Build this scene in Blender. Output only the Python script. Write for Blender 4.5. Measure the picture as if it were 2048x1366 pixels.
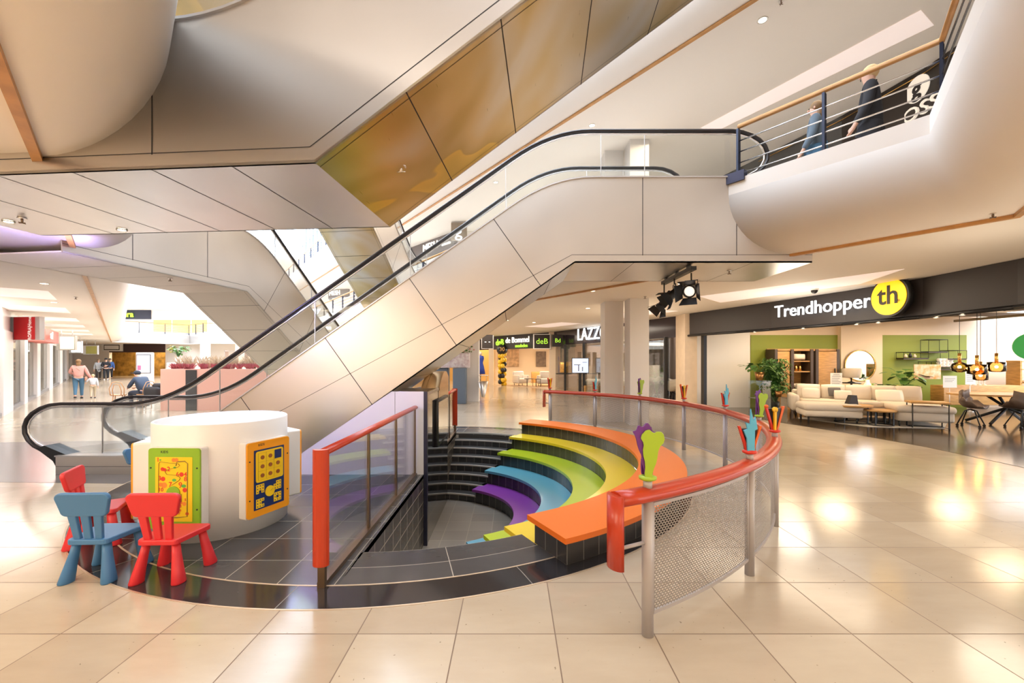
import bpy, bmesh, math, random
from mathutils import Vector, Matrix, Euler
random.seed(7)
pi = math.pi
S = bpy.context.scene
for o in list(bpy.data.objects): bpy.data.objects.remove(o)
COL = S.collection

# ---------------------------------------------------------------- camera, world, light
FPX, CAMZ, HORY = 856.0, 1.62, 720.0
cd = bpy.data.cameras.new('camera'); cam = bpy.data.objects.new('camera', cd); COL.objects.link(cam)
cd.sensor_width = 36.0; cd.lens = FPX*36.0/2048.0
cd.shift_y = (HORY-683.0)/2048.0
cd.clip_start = 0.05; cd.clip_end = 400
cam.location = (0, 0, CAMZ); cam.rotation_euler = (pi/2, 0, 0)
S.camera = cam
S.view_settings.view_transform = 'Standard'
S.view_settings.look = 'None'
S.view_settings.gamma = 1.0
S.view_settings.use_curve_mapping = False
S.view_settings.exposure = 1.16
S.cycles.max_bounces = 9; S.cycles.diffuse_bounces = 5; S.cycles.glossy_bounces = 5
S.cycles.transmission_bounces = 8; S.cycles.transparent_max_bounces = 24
S.cycles.sample_clamp_indirect = 6.0
S.cycles.caustics_reflective = False; S.cycles.caustics_refractive = False
W = bpy.data.worlds.new('world'); S.world = W; W.use_nodes = True
wn = W.node_tree; bg = wn.nodes['Background']
bg.inputs[0].default_value = (0.80, 0.88, 1.0, 1)
bg.inputs[1].default_value = 4.2

def area(name, loc, sx, sy, power, color, rot=(0, 0, 0), spread=None):
    l = bpy.data.lights.new(name, 'AREA'); l.shape = 'RECTANGLE'; l.size = sx; l.size_y = sy
    l.energy = power; l.color = color
    if spread: l.spread = spread
    o = bpy.data.objects.new(name, l); COL.objects.link(o); o.location = loc; o.rotation_euler = rot
    return o
def spot(name, loc, power, color, size=2.2, blend=.6, rad=.05, rot=(0, 0, 0)):
    l = bpy.data.lights.new(name, 'SPOT'); l.energy = power; l.color = color; l.spot_size = size; l.spot_blend = blend
    l.shadow_soft_size = rad
    o = bpy.data.objects.new(name, l); COL.objects.link(o); o.location = loc; o.rotation_euler = rot
    return o
def point(name, loc, power, color, rad=.05):
    l = bpy.data.lights.new(name, 'POINT'); l.energy = power; l.color = color; l.shadow_soft_size = rad
    o = bpy.data.objects.new(name, l); COL.objects.link(o); o.location = loc
    return o
WARM = (1.0, .83, .60); WARM2 = (1.0, .86, .70); COOL = (.82, .88, 1.0); NEUT = (1.0, .93, .86)
# daylight enters by the glazed roof over the void
pt = area('skylight_portal', (-9, 12, 14.6), 44, 44, 1, (1, 1, 1)); pt.data.cycles.is_portal = True
# the mall's own lighting: luminous coves in the ceilings
for i, (x, y, z, sx, sy, e, c) in enumerate([
    (5.6, 9.2, 3.14, 1.2, 3.4, 26, WARM), (5.4, 3.2, 3.14, 2.4, 2.4, 16, WARM), (3.4, 13.5, 3.14, 1.6, 3.4, 60, WARM),
    (0.6, 19.5, 3.14, 2.0, 4.0, 75, WARM2), (-3.0, 26, 3.14, 3.0, 5.0, 80, WARM2),
    (0.2, -3.2, 3.14, 5.0, 2.0, 80, WARM), (-4.2, -1.0, 3.14, 2.5, 2.5, 95, WARM), (4.6, -.6, 3.14, 2.5, 2.5, 24, WARM),
    (-7.0, 3.0, 3.14, 2.0, 2.0, 125, WARM2), (-10.5, 6.4, 3.14, 1.6, 2.6, 65, NEUT), (-13.5, 11.5, 3.14, 2.0, 3.0, 65, NEUT),
    (-18.0, 17, 3.14, 2.0, 4.0, 60, NEUT), (-23, 24, 3.14, 3.0, 4.0, 65, NEUT), (-29, 31, 3.14, 4.0, 4.0, 70, NEUT)]):
    area('cove_light', (x, y, z), sx, sy, e, c, (0, 0, math.radians(38)))
for x, y, e in ((1.5, -3.8, 26), (-3.5, -3.6, 44), (6.0, -2.2, 26)):
    area('upper_area_light', (x, y, 6.98), 2.5, 2.5, e, NEUT, (0, 0, 0))  # added behind the viewer to brighten what the steel cladding reflects
for x, y in ((5.3, 6.5), (3.6, 9.6), (0.8, 15), (6.3, 3.0), (-6, 6.0), (-12, 14)):
    area('upper_area_light', (x, y, 6.98), 1.2, 1.8, 20, WARM, (0, 0, math.radians(38)))

# added point fills without fixtures, brightening soffits, fascias, columns and floor
for x, y, z, e in ((0.3, -4.8, 2.2, 16), (-5.2, -.6, 2.1, 48), (5.8, -.4, 2.0, 52), (-8.2, 4.0, 2.2, 40), (4.0, -4.6, 2.2, 34), (5.7, 5.0, 2.0, 12), (6.3, 9.6, 2.35, 20), (3.9, 13.2, 2.5, 16), (-4.6, -4.4, 2.2, 26)):
    point('fill_point', (x, y, z), e, (1, .88, .70), .35)
# cool violet spots mounted below the overhead landing
def aim(o, p): o.rotation_euler = (Vector(p)-o.location).to_track_quat('-Z', 'Y').to_euler()
aim(spot('violet_spot', (-4.12, 4.52, 2.92), 150, (.40, .36, 1.0), 1.7, 1.0, .12), (-2.2, 6.05, 1.0))
aim(spot('violet_spot', (-5.0, 4.9, 2.7), 60, (.5, .42, 1.0), 1.6, .9, .08), (-6.6, 5.6, 3.5))

# ---------------------------------------------------------------- materials
def newmat(name):
    m = bpy.data.materials.new(name); m.use_nodes = True
    return m, m.node_tree, m.node_tree.nodes['Principled BSDF']
def mat(name, col, rough=.5, metal=0, spec=.5, emit=None, es=1.0, coat=0, noise=0, nscale=8, bump=0, bscale=60, aniso=0, stretch=None, col2=None):
    m, nt, b = newmat(name)
    b.inputs['Base Color'].default_value = (*col, 1); b.inputs['Roughness'].default_value = rough
    b.inputs['Metallic'].default_value = metal; b.inputs['Specular IOR Level'].default_value = spec
    if coat: b.inputs['Coat Weight'].default_value = coat; b.inputs['Coat Roughness'].default_value = .08
    if emit:
        b.inputs['Emission Color'].default_value = (*emit, 1); b.inputs['Emission Strength'].default_value = es
    if noise or bump:
        tc = nt.nodes.new('ShaderNodeTexCoord'); vec = tc.outputs['Object']
        if stretch:
            mp = nt.nodes.new('ShaderNodeMapping'); mp.inputs['Scale'].default_value = stretch
            nt.links.new(vec, mp.inputs['Vector']); vec = mp.outputs['Vector']
    if noise:
        n = nt.nodes.new('ShaderNodeTexNoise'); n.inputs['Scale'].default_value = nscale; n.inputs['Detail'].default_value = 5
        nt.links.new(vec, n.inputs['Vector'])
        r = nt.nodes.new('ShaderNodeValToRGB'); r.color_ramp.elements[0].position = .32; r.color_ramp.elements[1].position = .68
        c2 = col2 or tuple(c*(1-noise) for c in col)
        r.color_ramp.elements[0].color = (*c2, 1); r.color_ramp.elements[1].color = (*col, 1)
        nt.links.new(n.outputs['Fac'], r.inputs['Fac']); nt.links.new(r.outputs['Color'], b.inputs['Base Color'])
    if bump:
        n2 = nt.nodes.new('ShaderNodeTexNoise'); n2.inputs['Scale'].default_value = bscale; n2.inputs['Detail'].default_value = 3
        nt.links.new(vec, n2.inputs['Vector'])
        bp = nt.nodes.new('ShaderNodeBump'); bp.inputs['Strength'].default_value = bump; bp.inputs['Distance'].default_value = .01
        nt.links.new(n2.outputs['Fac'], bp.inputs['Height']); nt.links.new(bp.outputs['Normal'], b.inputs['Normal'])
    return m
def mathn(nt, op, a, b=None):
    n = nt.nodes.new('ShaderNodeMath'); n.operation = op
    for i, v in enumerate((a, b)):
        if v is None: continue
        if isinstance(v, (int, float)): n.inputs[i].default_value = v
        else: nt.links.new(v, n.inputs[i])
    return n.outputs[0]
def glassmat(name, tint=(1, 1, 1), refl=1.0, haze=0.0, hazecol=(.8, .8, .8)):
    m = bpy.data.materials.new(name); m.use_nodes = True; nt = m.node_tree; nt.nodes.clear()
    o = nt.nodes.new('ShaderNodeOutputMaterial'); t = nt.nodes.new('ShaderNodeBsdfTransparent'); g = nt.nodes.new('ShaderNodeBsdfGlossy')
    t.inputs[0].default_value = (*tint, 1); g.inputs['Roughness'].default_value = .02
    f = nt.nodes.new('ShaderNodeFresnel'); f.inputs[0].default_value = 1.5
    mx = nt.nodes.new('ShaderNodeMixShader')
    nt.links.new(mathn(nt, 'MULTIPLY', f.outputs[0], refl), mx.inputs[0])
    nt.links.new(t.outputs[0], mx.inputs[1]); nt.links.new(g.outputs[0], mx.inputs[2])
    last = mx.outputs[0]
    if haze:
        d = nt.nodes.new('ShaderNodeBsdfDiffuse'); d.inputs[0].default_value = (*hazecol, 1)
        m2 = nt.nodes.new('ShaderNodeMixShader'); m2.inputs[0].default_value = haze
        nt.links.new(last, m2.inputs[1]); nt.links.new(d.outputs[0], m2.inputs[2]); last = m2.outputs[0]
    nt.links.new(last, o.inputs[0])
    return m
def tilemat(name, size, c1, c2, grout, gw, rough, off=(0, 0), axes='XY', vein=0.35, coat=0, speck=0, size2=None, brick=False):
    """square tiles in object space, every tile its own tone, with thin joints"""
    m, nt, b = newmat(name); b.inputs['Roughness'].default_value = rough
    if coat: b.inputs['Coat Weight'].default_value = coat; b.inputs['Coat Roughness'].default_value = .04
    tc = nt.nodes.new('ShaderNodeTexCoord'); sp = nt.nodes.new('ShaderNodeSeparateXYZ')
    nt.links.new(tc.outputs['Object'] if axes != 'UV' else tc.outputs['UV'], sp.inputs[0])
    ax = {'XY': (0, 1), 'YZ': (1, 2), 'XZ': (0, 2), 'UV': (0, 1)}[axes]
    u = mathn(nt, 'DIVIDE', mathn(nt, 'SUBTRACT', sp.outputs[ax[0]], off[0]), size)
    v = mathn(nt, 'DIVIDE', mathn(nt, 'SUBTRACT', sp.outputs[ax[1]], off[1]), size2 or size)
    cu = mathn(nt, 'FLOOR', u); cv = mathn(nt, 'FLOOR', v)
    fu = mathn(nt, 'FRACT', u); fv = mathn(nt, 'FRACT', v)
    def edge(fr, sz):
        return mathn(nt, 'LESS_THAN', mathn(nt, 'MINIMUM', fr, mathn(nt, 'SUBTRACT', 1.0, fr)), gw/sz)
    line = mathn(nt, 'MAXIMUM', edge(fu, size), edge(fv, size2 or size))
    cb = nt.nodes.new('ShaderNodeCombineXYZ'); nt.links.new(cu, cb.inputs[0]); nt.links.new(cv, cb.inputs[1])
    wnz = nt.nodes.new('ShaderNodeTexWhiteNoise'); wnz.noise_dimensions = '3D'; nt.links.new(cb.outputs[0], wnz.inputs['Vector'])
    mp = nt.nodes.new('ShaderNodeMapping'); mp.inputs['Scale'].default_value = (1.2, 3.5, 1.2)
    nt.links.new(tc.outputs['Object'], mp.inputs['Vector'])
    ad = nt.nodes.new('ShaderNodeVectorMath'); ad.operation = 'ADD'; nt.links.new(mp.outputs[0], ad.inputs[0])
    mu = nt.nodes.new('ShaderNodeVectorMath'); mu.operation = 'SCALE'; mu.inputs['Scale'].default_value = 7.0
    nt.links.new(wnz.outputs['Color'], mu.inputs[0]); nt.links.new(mu.outputs[0], ad.inputs[1])
    nz = nt.nodes.new('ShaderNodeTexNoise'); nz.inputs['Scale'].default_value = 1.6; nz.inputs['Detail'].default_value = 7; nz.inputs['Roughness'].default_value = .62
    nt.links.new(ad.outputs[0], nz.inputs['Vector'])
    f1 = mathn(nt, 'ADD', mathn(nt, 'MULTIPLY', wnz.outputs['Value'], 1-vein), mathn(nt, 'MULTIPLY', nz.outputs['Fac'], vein))
    mx = nt.nodes.new('ShaderNodeMix'); mx.data_type = 'RGBA'; nt.links.new(f1, mx.inputs[0])
    mx.inputs[6].default_value = (*c1, 1); mx.inputs[7].default_value = (*c2, 1)
    colr = mx.outputs[2]
    if speck:
        vz = nt.nodes.new('ShaderNodeTexNoise'); vz.inputs['Scale'].default_value = 38; vz.inputs['Detail'].default_value = 2
        nt.links.new(tc.outputs['Object'], vz.inputs['Vector'])
        ms = nt.nodes.new('ShaderNodeMix'); ms.data_type = 'RGBA'
        nt.links.new(mathn(nt, 'GREATER_THAN', vz.outputs['Fac'], .74), ms.inputs[0]); nt.links.new(colr, ms.inputs[6])
        ms.inputs[7].default_value = (*[min(1, c*(1+speck)) if speck > 0 else c*(1+speck) for c in c1], 1); colr = ms.outputs[2]
    m2 = nt.nodes.new('ShaderNodeMix'); m2.data_type = 'RGBA'; nt.links.new(line, m2.inputs[0]); nt.links.new(colr, m2.inputs[6])
    m2.inputs[7].default_value = (*grout, 1); nt.links.new(m2.outputs[2], b.inputs['Base Color'])
    nt.links.new(mathn(nt, 'ADD', rough, mathn(nt, 'MULTIPLY', line, .4)), b.inputs['Roughness'])
    return m
def steelmat(name, col, rough=.34, stain=None):
    m, nt, b = newmat(name); b.inputs['Metallic'].default_value = 1.0
    tc = nt.nodes.new('ShaderNodeTexCoord'); mp = nt.nodes.new('ShaderNodeMapping'); mp.inputs['Scale'].default_value = (1.5, 1.5, 60)
    nt.links.new(tc.outputs['Object'], mp.inputs[0])
    n = nt.nodes.new('ShaderNodeTexNoise'); n.inputs['Scale'].default_value = 3; n.inputs['Detail'].default_value = 3; nt.links.new(mp.outputs[0], n.inputs['Vector'])
    nt.links.new(mathn(nt, 'ADD', rough-.05, mathn(nt, 'MULTIPLY', n.outputs['Fac'], .1)), b.inputs['Roughness'])
    n2 = nt.nodes.new('ShaderNodeTexNoise'); n2.inputs['Scale'].default_value = .62 if stain else .7; n2.inputs['Detail'].default_value = 2.5 if stain else 2
    n2.inputs['Distortion'].default_value = .8 if stain else 0
    nt.links.new(tc.outputs['Object'], n2.inputs['Vector'])
    r = nt.nodes.new('ShaderNodeValToRGB'); el = r.color_ramp.elements
    if stain:
        el[0].position = .38; el[0].color = (*stain[0], 1); el[1].position = .66; el[1].color = (*col, 1)
        for p, c in ((.47, stain[1]), (.478, stain[2]), (.56, stain[3])):
            e = el.new(p); e.color = (*c, 1)
    else:
        el[0].position = .35; el[0].color = (*[c*.9 for c in col], 1); el[1].position = .65; el[1].color = (*col, 1)
    nt.links.new(n2.outputs['Fac'], r.inputs[0]); nt.links.new(r.outputs[0], b.inputs['Base Color'])
    return m
def perfmat(name, px=.026, py=.0145, r=.36, col=(.28, .245, .215)):
    m, nt, b = newmat(name); b.inputs['Base Color'].default_value = (*col, 1); b.inputs['Metallic'].default_value = .2; b.inputs['Roughness'].default_value = .45
    tc = nt.nodes.new('ShaderNodeTexCoord'); sp = nt.nodes.new('ShaderNodeSeparateXYZ'); nt.links.new(tc.outputs['UV'], sp.inputs[0])
    v = mathn(nt, 'DIVIDE', sp.outputs[1], py); row = mathn(nt, 'FLOOR', v)
    u = mathn(nt, 'ADD', mathn(nt, 'DIVIDE', sp.outputs[0], px), mathn(nt, 'MULTIPLY', mathn(nt, 'MODULO', row, 2.0), .5))
    du = mathn(nt, 'SUBTRACT', mathn(nt, 'FRACT', u), .5); dv = mathn(nt, 'SUBTRACT', mathn(nt, 'FRACT', v), .5)
    d = mathn(nt, 'ADD', mathn(nt, 'MULTIPLY', du, du), mathn(nt, 'MULTIPLY', dv, dv))
    nt.links.new(mathn(nt, 'GREATER_THAN', d, r*r), b.inputs['Alpha'])
    return m

m_floor = tilemat('polished limestone', .585, (.37, .285, .20), (.55, .465, .35), (.17, .11, .07), .0035, .15, (.84, 3.116), vein=.55, speck=-.35)
m_dark = tilemat('dark slate tile', .42, (.030, .030, .034), (.075, .072, .072), (.30, .27, .22), .0035, .22, (-.02, .1), vein=.45, speck=1.2)
m_ring = tilemat('black granite', 1.5, (.016, .015, .017), (.030, .028, .03), (.22, .20, .17), .003, .12, (.4, 3.3), axes='UV', vein=.4, speck=3, size2=3)
m_land = tilemat('slate landing', .92, (.035, .035, .038), (.085, .082, .082), (.34, .30, .25), .0035, .2, (.3, 3.0), axes='UV', vein=.45, speck=1.0, size2=.268)
m_pitfl = tilemat('grey pit tile', .36, (.20, .18, .15), (.30, .27, .23), (.45, .40, .33), .004, .3, (.05, .1), vein=.4)
m_walltile = tilemat('black wall tile', .30, (.035, .032, .028), (.07, .062, .052), (.50, .45, .38), .005, .3, axes='YZ', vein=.3, size2=.19)
m_riser = tilemat('black riser tile', .17, (.02, .019, .02), (.045, .042, .042), (.22, .20, .17), .0025, .25, axes='UV', vein=.3, size2=4)
m_joint = mat('brass joint', (.62, .48, .34), .4, .6)
m_tread = mat('slate tread', (.05, .048, .046), .35)
m_nose = mat('tread nosing', (.42, .40, .37), .45)
m_steel = steelmat('brushed steel', (.68, .63, .58), .36)
m_steel2 = steelmat('brushed soffit steel', (.80, .76, .72), .33)
m_gold = steelmat('stained golden steel', (.74, .66, .55), .30, stain=((.56, .42, .11), (.76, .55, .15), (.55, .41, .17), (.68, .53, .29)))
m_creampan = mat('cream lacquered panel', (.74, .68, .60), .45)
m_seam = mat('panel seam', (.035, .03, .03), .7)
m_white = mat('white lacquer', (.80, .775, .75), .35)
m_plaster = mat('warm white plaster', (.88, .82, .76), .6)
m_ceil = mat('ceiling plaster', (.87, .81, .74), .7)
m_wood = mat('oiled wood strip', (.62, .30, .09), .4, noise=.25, nscale=6, stretch=(1, 1, 8))
m_rubber = mat('black rubber handrail', (.025, .02, .022), .28)
m_blackmet = mat('black metal', (.02, .02, .022), .4, .3)
m_navy = mat('dark blue painted steel', (.02, .028, .06), .35, .3)
m_chrome = mat('satin stainless rod', (.75, .72, .70), .22, 1)
m_alu = mat('satin aluminium', (.62, .60, .60), .35, .9)
m_glass = glassmat('clear glass', (.97, .985, .98), .55)
m_shopglass = glassmat('shop glass', (.95, .97, .96), .6)
m_red = mat('orange red lacquer', (.43, .032, .004), .33, coat=.1)
m_perf = perfmat('perforated sheet')
m_frost = glassmat('perforated light sheet', (.95, .95, .98), .3, .34, (.78, .77, .80))
m_col = mat('column plaster', (.78, .75, .73), .55)
m_sign = mat('dark sign fascia', (.028, .021, .020), .55)
m_litwhite = mat('lit white letters', (.9, .95, 1), .4, emit=(.85, .93, 1), es=1.1)
m_whitepaint = mat('white paint', (.88, .86, .84), .5)
m_bulb = mat('glowing lamp', (1, .9, .7), .4, emit=(1, .80, .52), es=8)
m_cove = mat('lit cove', (1, .93, .9), .6, emit=(1, .80, .76), es=.17)

# ---------------------------------------------------------------- builders
class MB:
    def __init__(s): s.bm = bmesh.new(); s.uv = s.bm.loops.layers.uv.new('UVMap')
    def face(s, vs, mi=0, uvs=None, smooth=False):
        try: f = s.bm.faces.new(vs)
        except ValueError: return None
        f.material_index = mi; f.smooth = smooth
        if uvs:
            for l, u in zip(f.loops, uvs): l[s.uv].uv = u
        return f
    def poly(s, pts, mi=0, uvs=None): return s.face([s.bm.verts.new(p) for p in pts], mi, uvs)
    def box(s, x0, x1, y0, y1, z0, z1, mi=0, M=None):
        v = [Vector((x, y, z)) for z in (z0, z1) for y in (y0, y1) for x in (x0, x1)]
        if M is not None: v = [M @ p for p in v]
        v = [s.bm.verts.new(p) for p in v]
        for q in ((0, 2, 3, 1), (4, 5, 7, 6), (0, 1, 5, 4), (2, 6, 7, 3), (0, 4, 6, 2), (1, 3, 7, 5)): s.face([v[i] for i in q], mi)
        return s
    def cbox(s, c, d, rz=0, mi=0, R=None):
        M = Matrix.Translation(c) @ (R.to_4x4() if R is not None else Matrix.Rotation(rz, 4, 'Z'))
        return s.box(-d[0]/2, d[0]/2, -d[1]/2, d[1]/2, -d[2]/2, d[2]/2, mi, M)
    def rbox(s, c, d, r=.02, rz=0, mi=0, seg=2, R=None):
        """box with rounded edges"""
        b = bmesh.new(); bmesh.ops.create_cube(b, size=1)
        for v in b.verts: v.co = Vector((v.co.x*d[0], v.co.y*d[1], v.co.z*d[2]))
        r = min(r, min(d)*.49)
        bmesh.ops.bevel(b, geom=b.edges[:], offset=r, segments=seg, profile=.5, affect='EDGES')
        M = Matrix.Translation(c) @ (R.to_4x4() if R is not None else Matrix.Rotation(rz, 4, 'Z'))
        s.add(b, M, mi, True); return s
    def add(s, b, M, mi=0, smooth=False):
        mp = {}
        for v in b.verts: mp[v] = s.bm.verts.new(M @ v.co)
        for f in b.faces: s.face([mp[v] for v in f.verts], mi, None, smooth)
        b.free()
    def sph(s, c, r, mi=0, sc=(1, 1, 1), u=14, v=9, R=None):
        b = bmesh.new(); bmesh.ops.create_uvsphere(b, u_segments=u, v_segments=v, radius=r)
        M = Matrix.Translation(c) @ (R.to_4x4() if R is not None else Matrix.Identity(4)) @ Matrix.Diagonal((*sc, 1))
        s.add(b, M, mi, True); return s
    def tube(s, pts, r, mi=0, n=8, cap=True, closed=False, flat=None):
        pts = [Vector(p) for p in pts]; m = len(pts); rings = []
        rr = r if isinstance(r, (list, tuple)) else [r]*m
        up = None
        for i, p in enumerate(pts):
            a = pts[i-1] if (i > 0 or closed) else p; b = pts[(i+1) % m] if (i < m-1 or closed) else p
            t = (b-a).normalized() if (b-a).length > 1e-9 else Vector((0, 0, 1))
            if up is None:
                up = Vector((0, 0, 1)) if abs(t.z) < .9 else Vector((0, 1, 0))
            x = t.cross(up)
            if x.length < 1e-6: x = t.orthogonal()
            x.normalize(); y = x.cross(t).normalized(); up = y
            k = flat or (1, 1)
            rings.append([s.bm.verts.new(p + x*math.cos(2*pi*j/n)*rr[i]*k[0] + y*math.sin(2*pi*j/n)*rr[i]*k[1]) for j in range(n)])
        for i in range(m if closed else m-1):
            A, B = rings[i], rings[(i+1) % m]
            for j in range(n): s.face([A[j], A[(j+1) % n], B[(j+1) % n], B[j]], mi, None, True)
        if cap and not closed:
            s.face(rings[0][::-1], mi); s.face(rings[-1], mi)
        return s
    def cyl(s, c, r, h, mi=0, n=24, r2=None, R=None):
        M = Matrix.Translation(c) @ (R.to_4x4() if R is not None else Matrix.Identity(4)); r2 = r if r2 is None else r2
        A = [s.bm.verts.new(M @ Vector((math.cos(2*pi*j/n)*r, math.sin(2*pi*j/n)*r, 0))) for j in range(n)]
        B = [s.bm.verts.new(M @ Vector((math.cos(2*pi*j/n)*r2, math.sin(2*pi*j/n)*r2, h))) for j in range(n)]
        for j in range(n): s.face([A[j], A[(j+1) % n], B[(j+1) % n], B[j]], mi, None, True)
        s.face(A[::-1], mi); s.face(B, mi); return s
    def lathe(s, prof, c=(0, 0, 0), mi=0, n=24, M=None, cap=True):
        c = Vector(c); rings = []
        for r, z in prof:
            ring = [c + Vector((math.cos(2*pi*j/n)*r, math.sin(2*pi*j/n)*r, z)) for j in range(n)]
            rings.append([s.bm.verts.new(M @ p if M is not None else p) for p in ring])
        for A, B in zip(rings, rings[1:]):
            for j in range(n): s.face([A[j], A[(j+1) % n], B[(j+1) % n], B[j]], mi, None, True)
        if cap: s.face(rings[0][::-1], mi); s.face(rings[-1], mi)
        return s
    def prism(s, poly, a, b, axis='Z', mi=0, M=None, mside=None):
        def P(p, t):
            q = {'Z': (p[0], p[1], t), 'Y': (p[0], t, p[1]), 'X': (t, p[0], p[1])}[axis]
            return M @ Vector(q) if M is not None else Vector(q)
        A = [s.bm.verts.new(P(p, a)) for p in poly]; B = [s.bm.verts.new(P(p, b)) for p in poly]; n = len(poly)
        s.face(A[::-1], mi); s.face(B, mi)
        for i in range(n): s.face([A[i], A[(i+1) % n], B[(i+1) % n], B[i]], mi if mside is None else mside)
        return s
    def sector(s, c, r0, r1, a0, a1, z0, z1, mi=0, n=48, mis=None):
        """ring piece; mis = material of the vertical sides, uv along the arc"""
        mis = mi if mis is None else mis; prev = None
        for i in range(n+1):
            a = a0+(a1-a0)*i/n; ca, sa = math.cos(a), math.sin(a)
            v = [s.bm.verts.new((c[0]+ca*r, c[1]+sa*r, z)) for r, z in ((r0, z0), (r1, z0), (r1, z1), (r0, z1))]
            if prev:
                ua, ub = (a0+(a1-a0)*(i-1)/n), a
                s.face([prev[3], v[3], v[2], prev[2]], mi)
                s.face([prev[0], prev[1], v[1], v[0]], mi)
                s.face([prev[1], prev[2], v[2], v[1]], mis, [(ua*r1, z0), (ua*r1, z1), (ub*r1, z1), (ub*r1, z0)])
                s.face([prev[0], v[0], v[3], prev[3]], mis, [(ua*r0, z0), (ub*r0, z0), (ub*r0, z1), (ua*r0, z1)])
            else: s.face([v[0], v[3], v[2], v[1]], mis, [(0, z0), (0, z1), (r1-r0, z1), (r1-r0, z0)])
            prev = v
        s.face([prev[0], prev[1], prev[2], prev[3]], mis, [(0, z0), (r1-r0, z0), (r1-r0, z1), (0, z1)])
        return s
    def build(s, name, mats, parent=None, world=False, fixn=True, loc=None):
        if fixn: bmesh.ops.recalc_face_normals(s.bm, faces=s.bm.faces[:])
        me = bpy.data.meshes.new(name)
        if world and parent is not None:
            s.bm.transform(tmat(parent).inverted())
        if loc is not None: s.bm.transform(Matrix.Translation(-Vector(loc)))
        s.bm.to_mesh(me); s.bm.free()
        for m in (mats if isinstance(mats, (list, tuple)) else [mats]): me.materials.append(m)
        o = bpy.data.objects.new(name, me); COL.objects.link(o)
        if loc is not None: o.location = loc
        if parent is not None: o.parent = parent
        return o
def tmat(o):
    m = Matrix.LocRotScale(o.location, o.rotation_euler, o.scale)
    return tmat(o.parent) @ m if o.parent else m
def tag(o, label, cat, group=None, kind=None):
    if label: o['label'] = label
    if cat: o['category'] = cat
    if group: o['group'] = group
    if kind: o['kind'] = kind
    return o
def thing(name, label, cat, loc=(0, 0, 0), rz=0, group=None):
    o = bpy.data.objects.new(name, None); COL.objects.link(o); o.location = loc; o.rotation_euler = (0, 0, rz)
    o.empty_display_size = .1
    return tag(o, label, cat, group)
def struct(o): o['kind'] = 'structure'; return o
def copy_tree(o, loc=None, rz=None, label=None, scale=None):
    c = o.copy(); COL.objects.link(c)
    if loc is not None: c.location = loc
    if rz is not None: c.rotation_euler = (0, 0, rz)
    if scale is not None: c.scale = (scale,)*3
    if label: c['label'] = label
    for ch in list(o.children):
        d = ch.copy(); COL.objects.link(d); d.parent = c
        for g in list(ch.children):
            e = g.copy(); COL.objects.link(e); e.parent = d
    return c
def text(body, size, m, M, parent=None, name='lettering', ext=.004, align='CENTER', bold=0, world=False, sx=1.0):
    cu = bpy.data.curves.new('t', 'FONT'); cu.body = body; cu.size = size; cu.extrude = ext; cu.align_x = align; cu.align_y = 'CENTER'
    cu.offset = bold; cu.resolution_u = 3
    t = bpy.data.objects.new('t', cu); me = bpy.data.meshes.new_from_object(t)
    bpy.data.objects.remove(t); bpy.data.curves.remove(cu)
    me.transform(Matrix.Diagonal((sx, 1, 1, 1)))
    MM = (tmat(parent).inverted() @ M) if (world and parent is not None) else M
    me.transform(MM)
    me.materials.clear(); me.materials.append(m)
    o = bpy.data.objects.new(name, me); COL.objects.link(o)
    if parent is not None: o.parent = parent
    return o
def frame(p, xdir, up=(0, 0, 1)):
    """matrix whose x is the reading direction, y is up, z faces the reader"""
    x = Vector(xdir).normalized(); y = Vector(up).normalized(); z = x.cross(y).normalized(); y = z.cross(x)
    M = Matrix((x, y, z)).transposed().to_4x4(); M.translation = Vector(p); return M
def bez(a, b, c, n=8):
    a, b, c = Vector(a), Vector(b), Vector(c)
    return [a*(1-t)**2+b*2*t*(1-t)+c*t*t for t in [i/n for i in range(n+1)]]
# ================================================================ THE FLOOR, THE RING AND THE SUNKEN THEATRE
PC = (-1.37, 6.60)                    # centre of the round pit
RO, RI, RP, RF = 3.83, 3.53, 3.0, 1.43
mb = MB(); n = 96
ring = [(PC[0]+math.cos(2*pi*i/n)*RO, PC[1]+math.sin(2*pi*i/n)*RO) for i in range(n)]
def sq(i, R=60.0):
    a = 2*pi*i/n; c, s_ = math.cos(a), math.sin(a); k = R/max(abs(c), abs(s_)); return (PC[0]+c*k, PC[1]+s_*k)
A = [mb.bm.verts.new((x, y, 0)) for x, y in ring]; B = [mb.bm.verts.new((*sq(i), 0)) for i in range(n)]
for i in range(n): mb.face([A[i], B[i], B[(i+1) % n], A[(i+1) % n]])
struct(mb.build('floor', m_floor))
def annulus(name, r0, r1, a0, a1, z, m, n):
    mb = MB(); pr = None
    for i in range(n+1):
        a = a0+(a1-a0)*i/n; v = [mb.bm.verts.new((PC[0]+math.cos(a)*r, PC[1]+math.sin(a)*r, z)) for r in (r0, r1)]
        if pr: mb.face([pr[0], pr[1], v[1], v[0]], 0, [(ua*3.3, r0), (ua*3.3, r1), (a*3.3, r1), (a*3.3, r0)])
        pr = v; ua = a
    return struct(mb.build(name, m))
annulus('floor_granite_ring', RI+.008, RO-.008, 0, 2*pi, .001, m_ring, 128)
mb = MB()
mb.sector(PC, RI-.006, RI+.008, 0, 2*pi, -.05, .003, 0, 128); mb.sector(PC, RO-.008, RO+.006, 0, 2*pi, -.05, .003, 0, 128)
struct(mb.build('floor_joint', m_joint))
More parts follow.
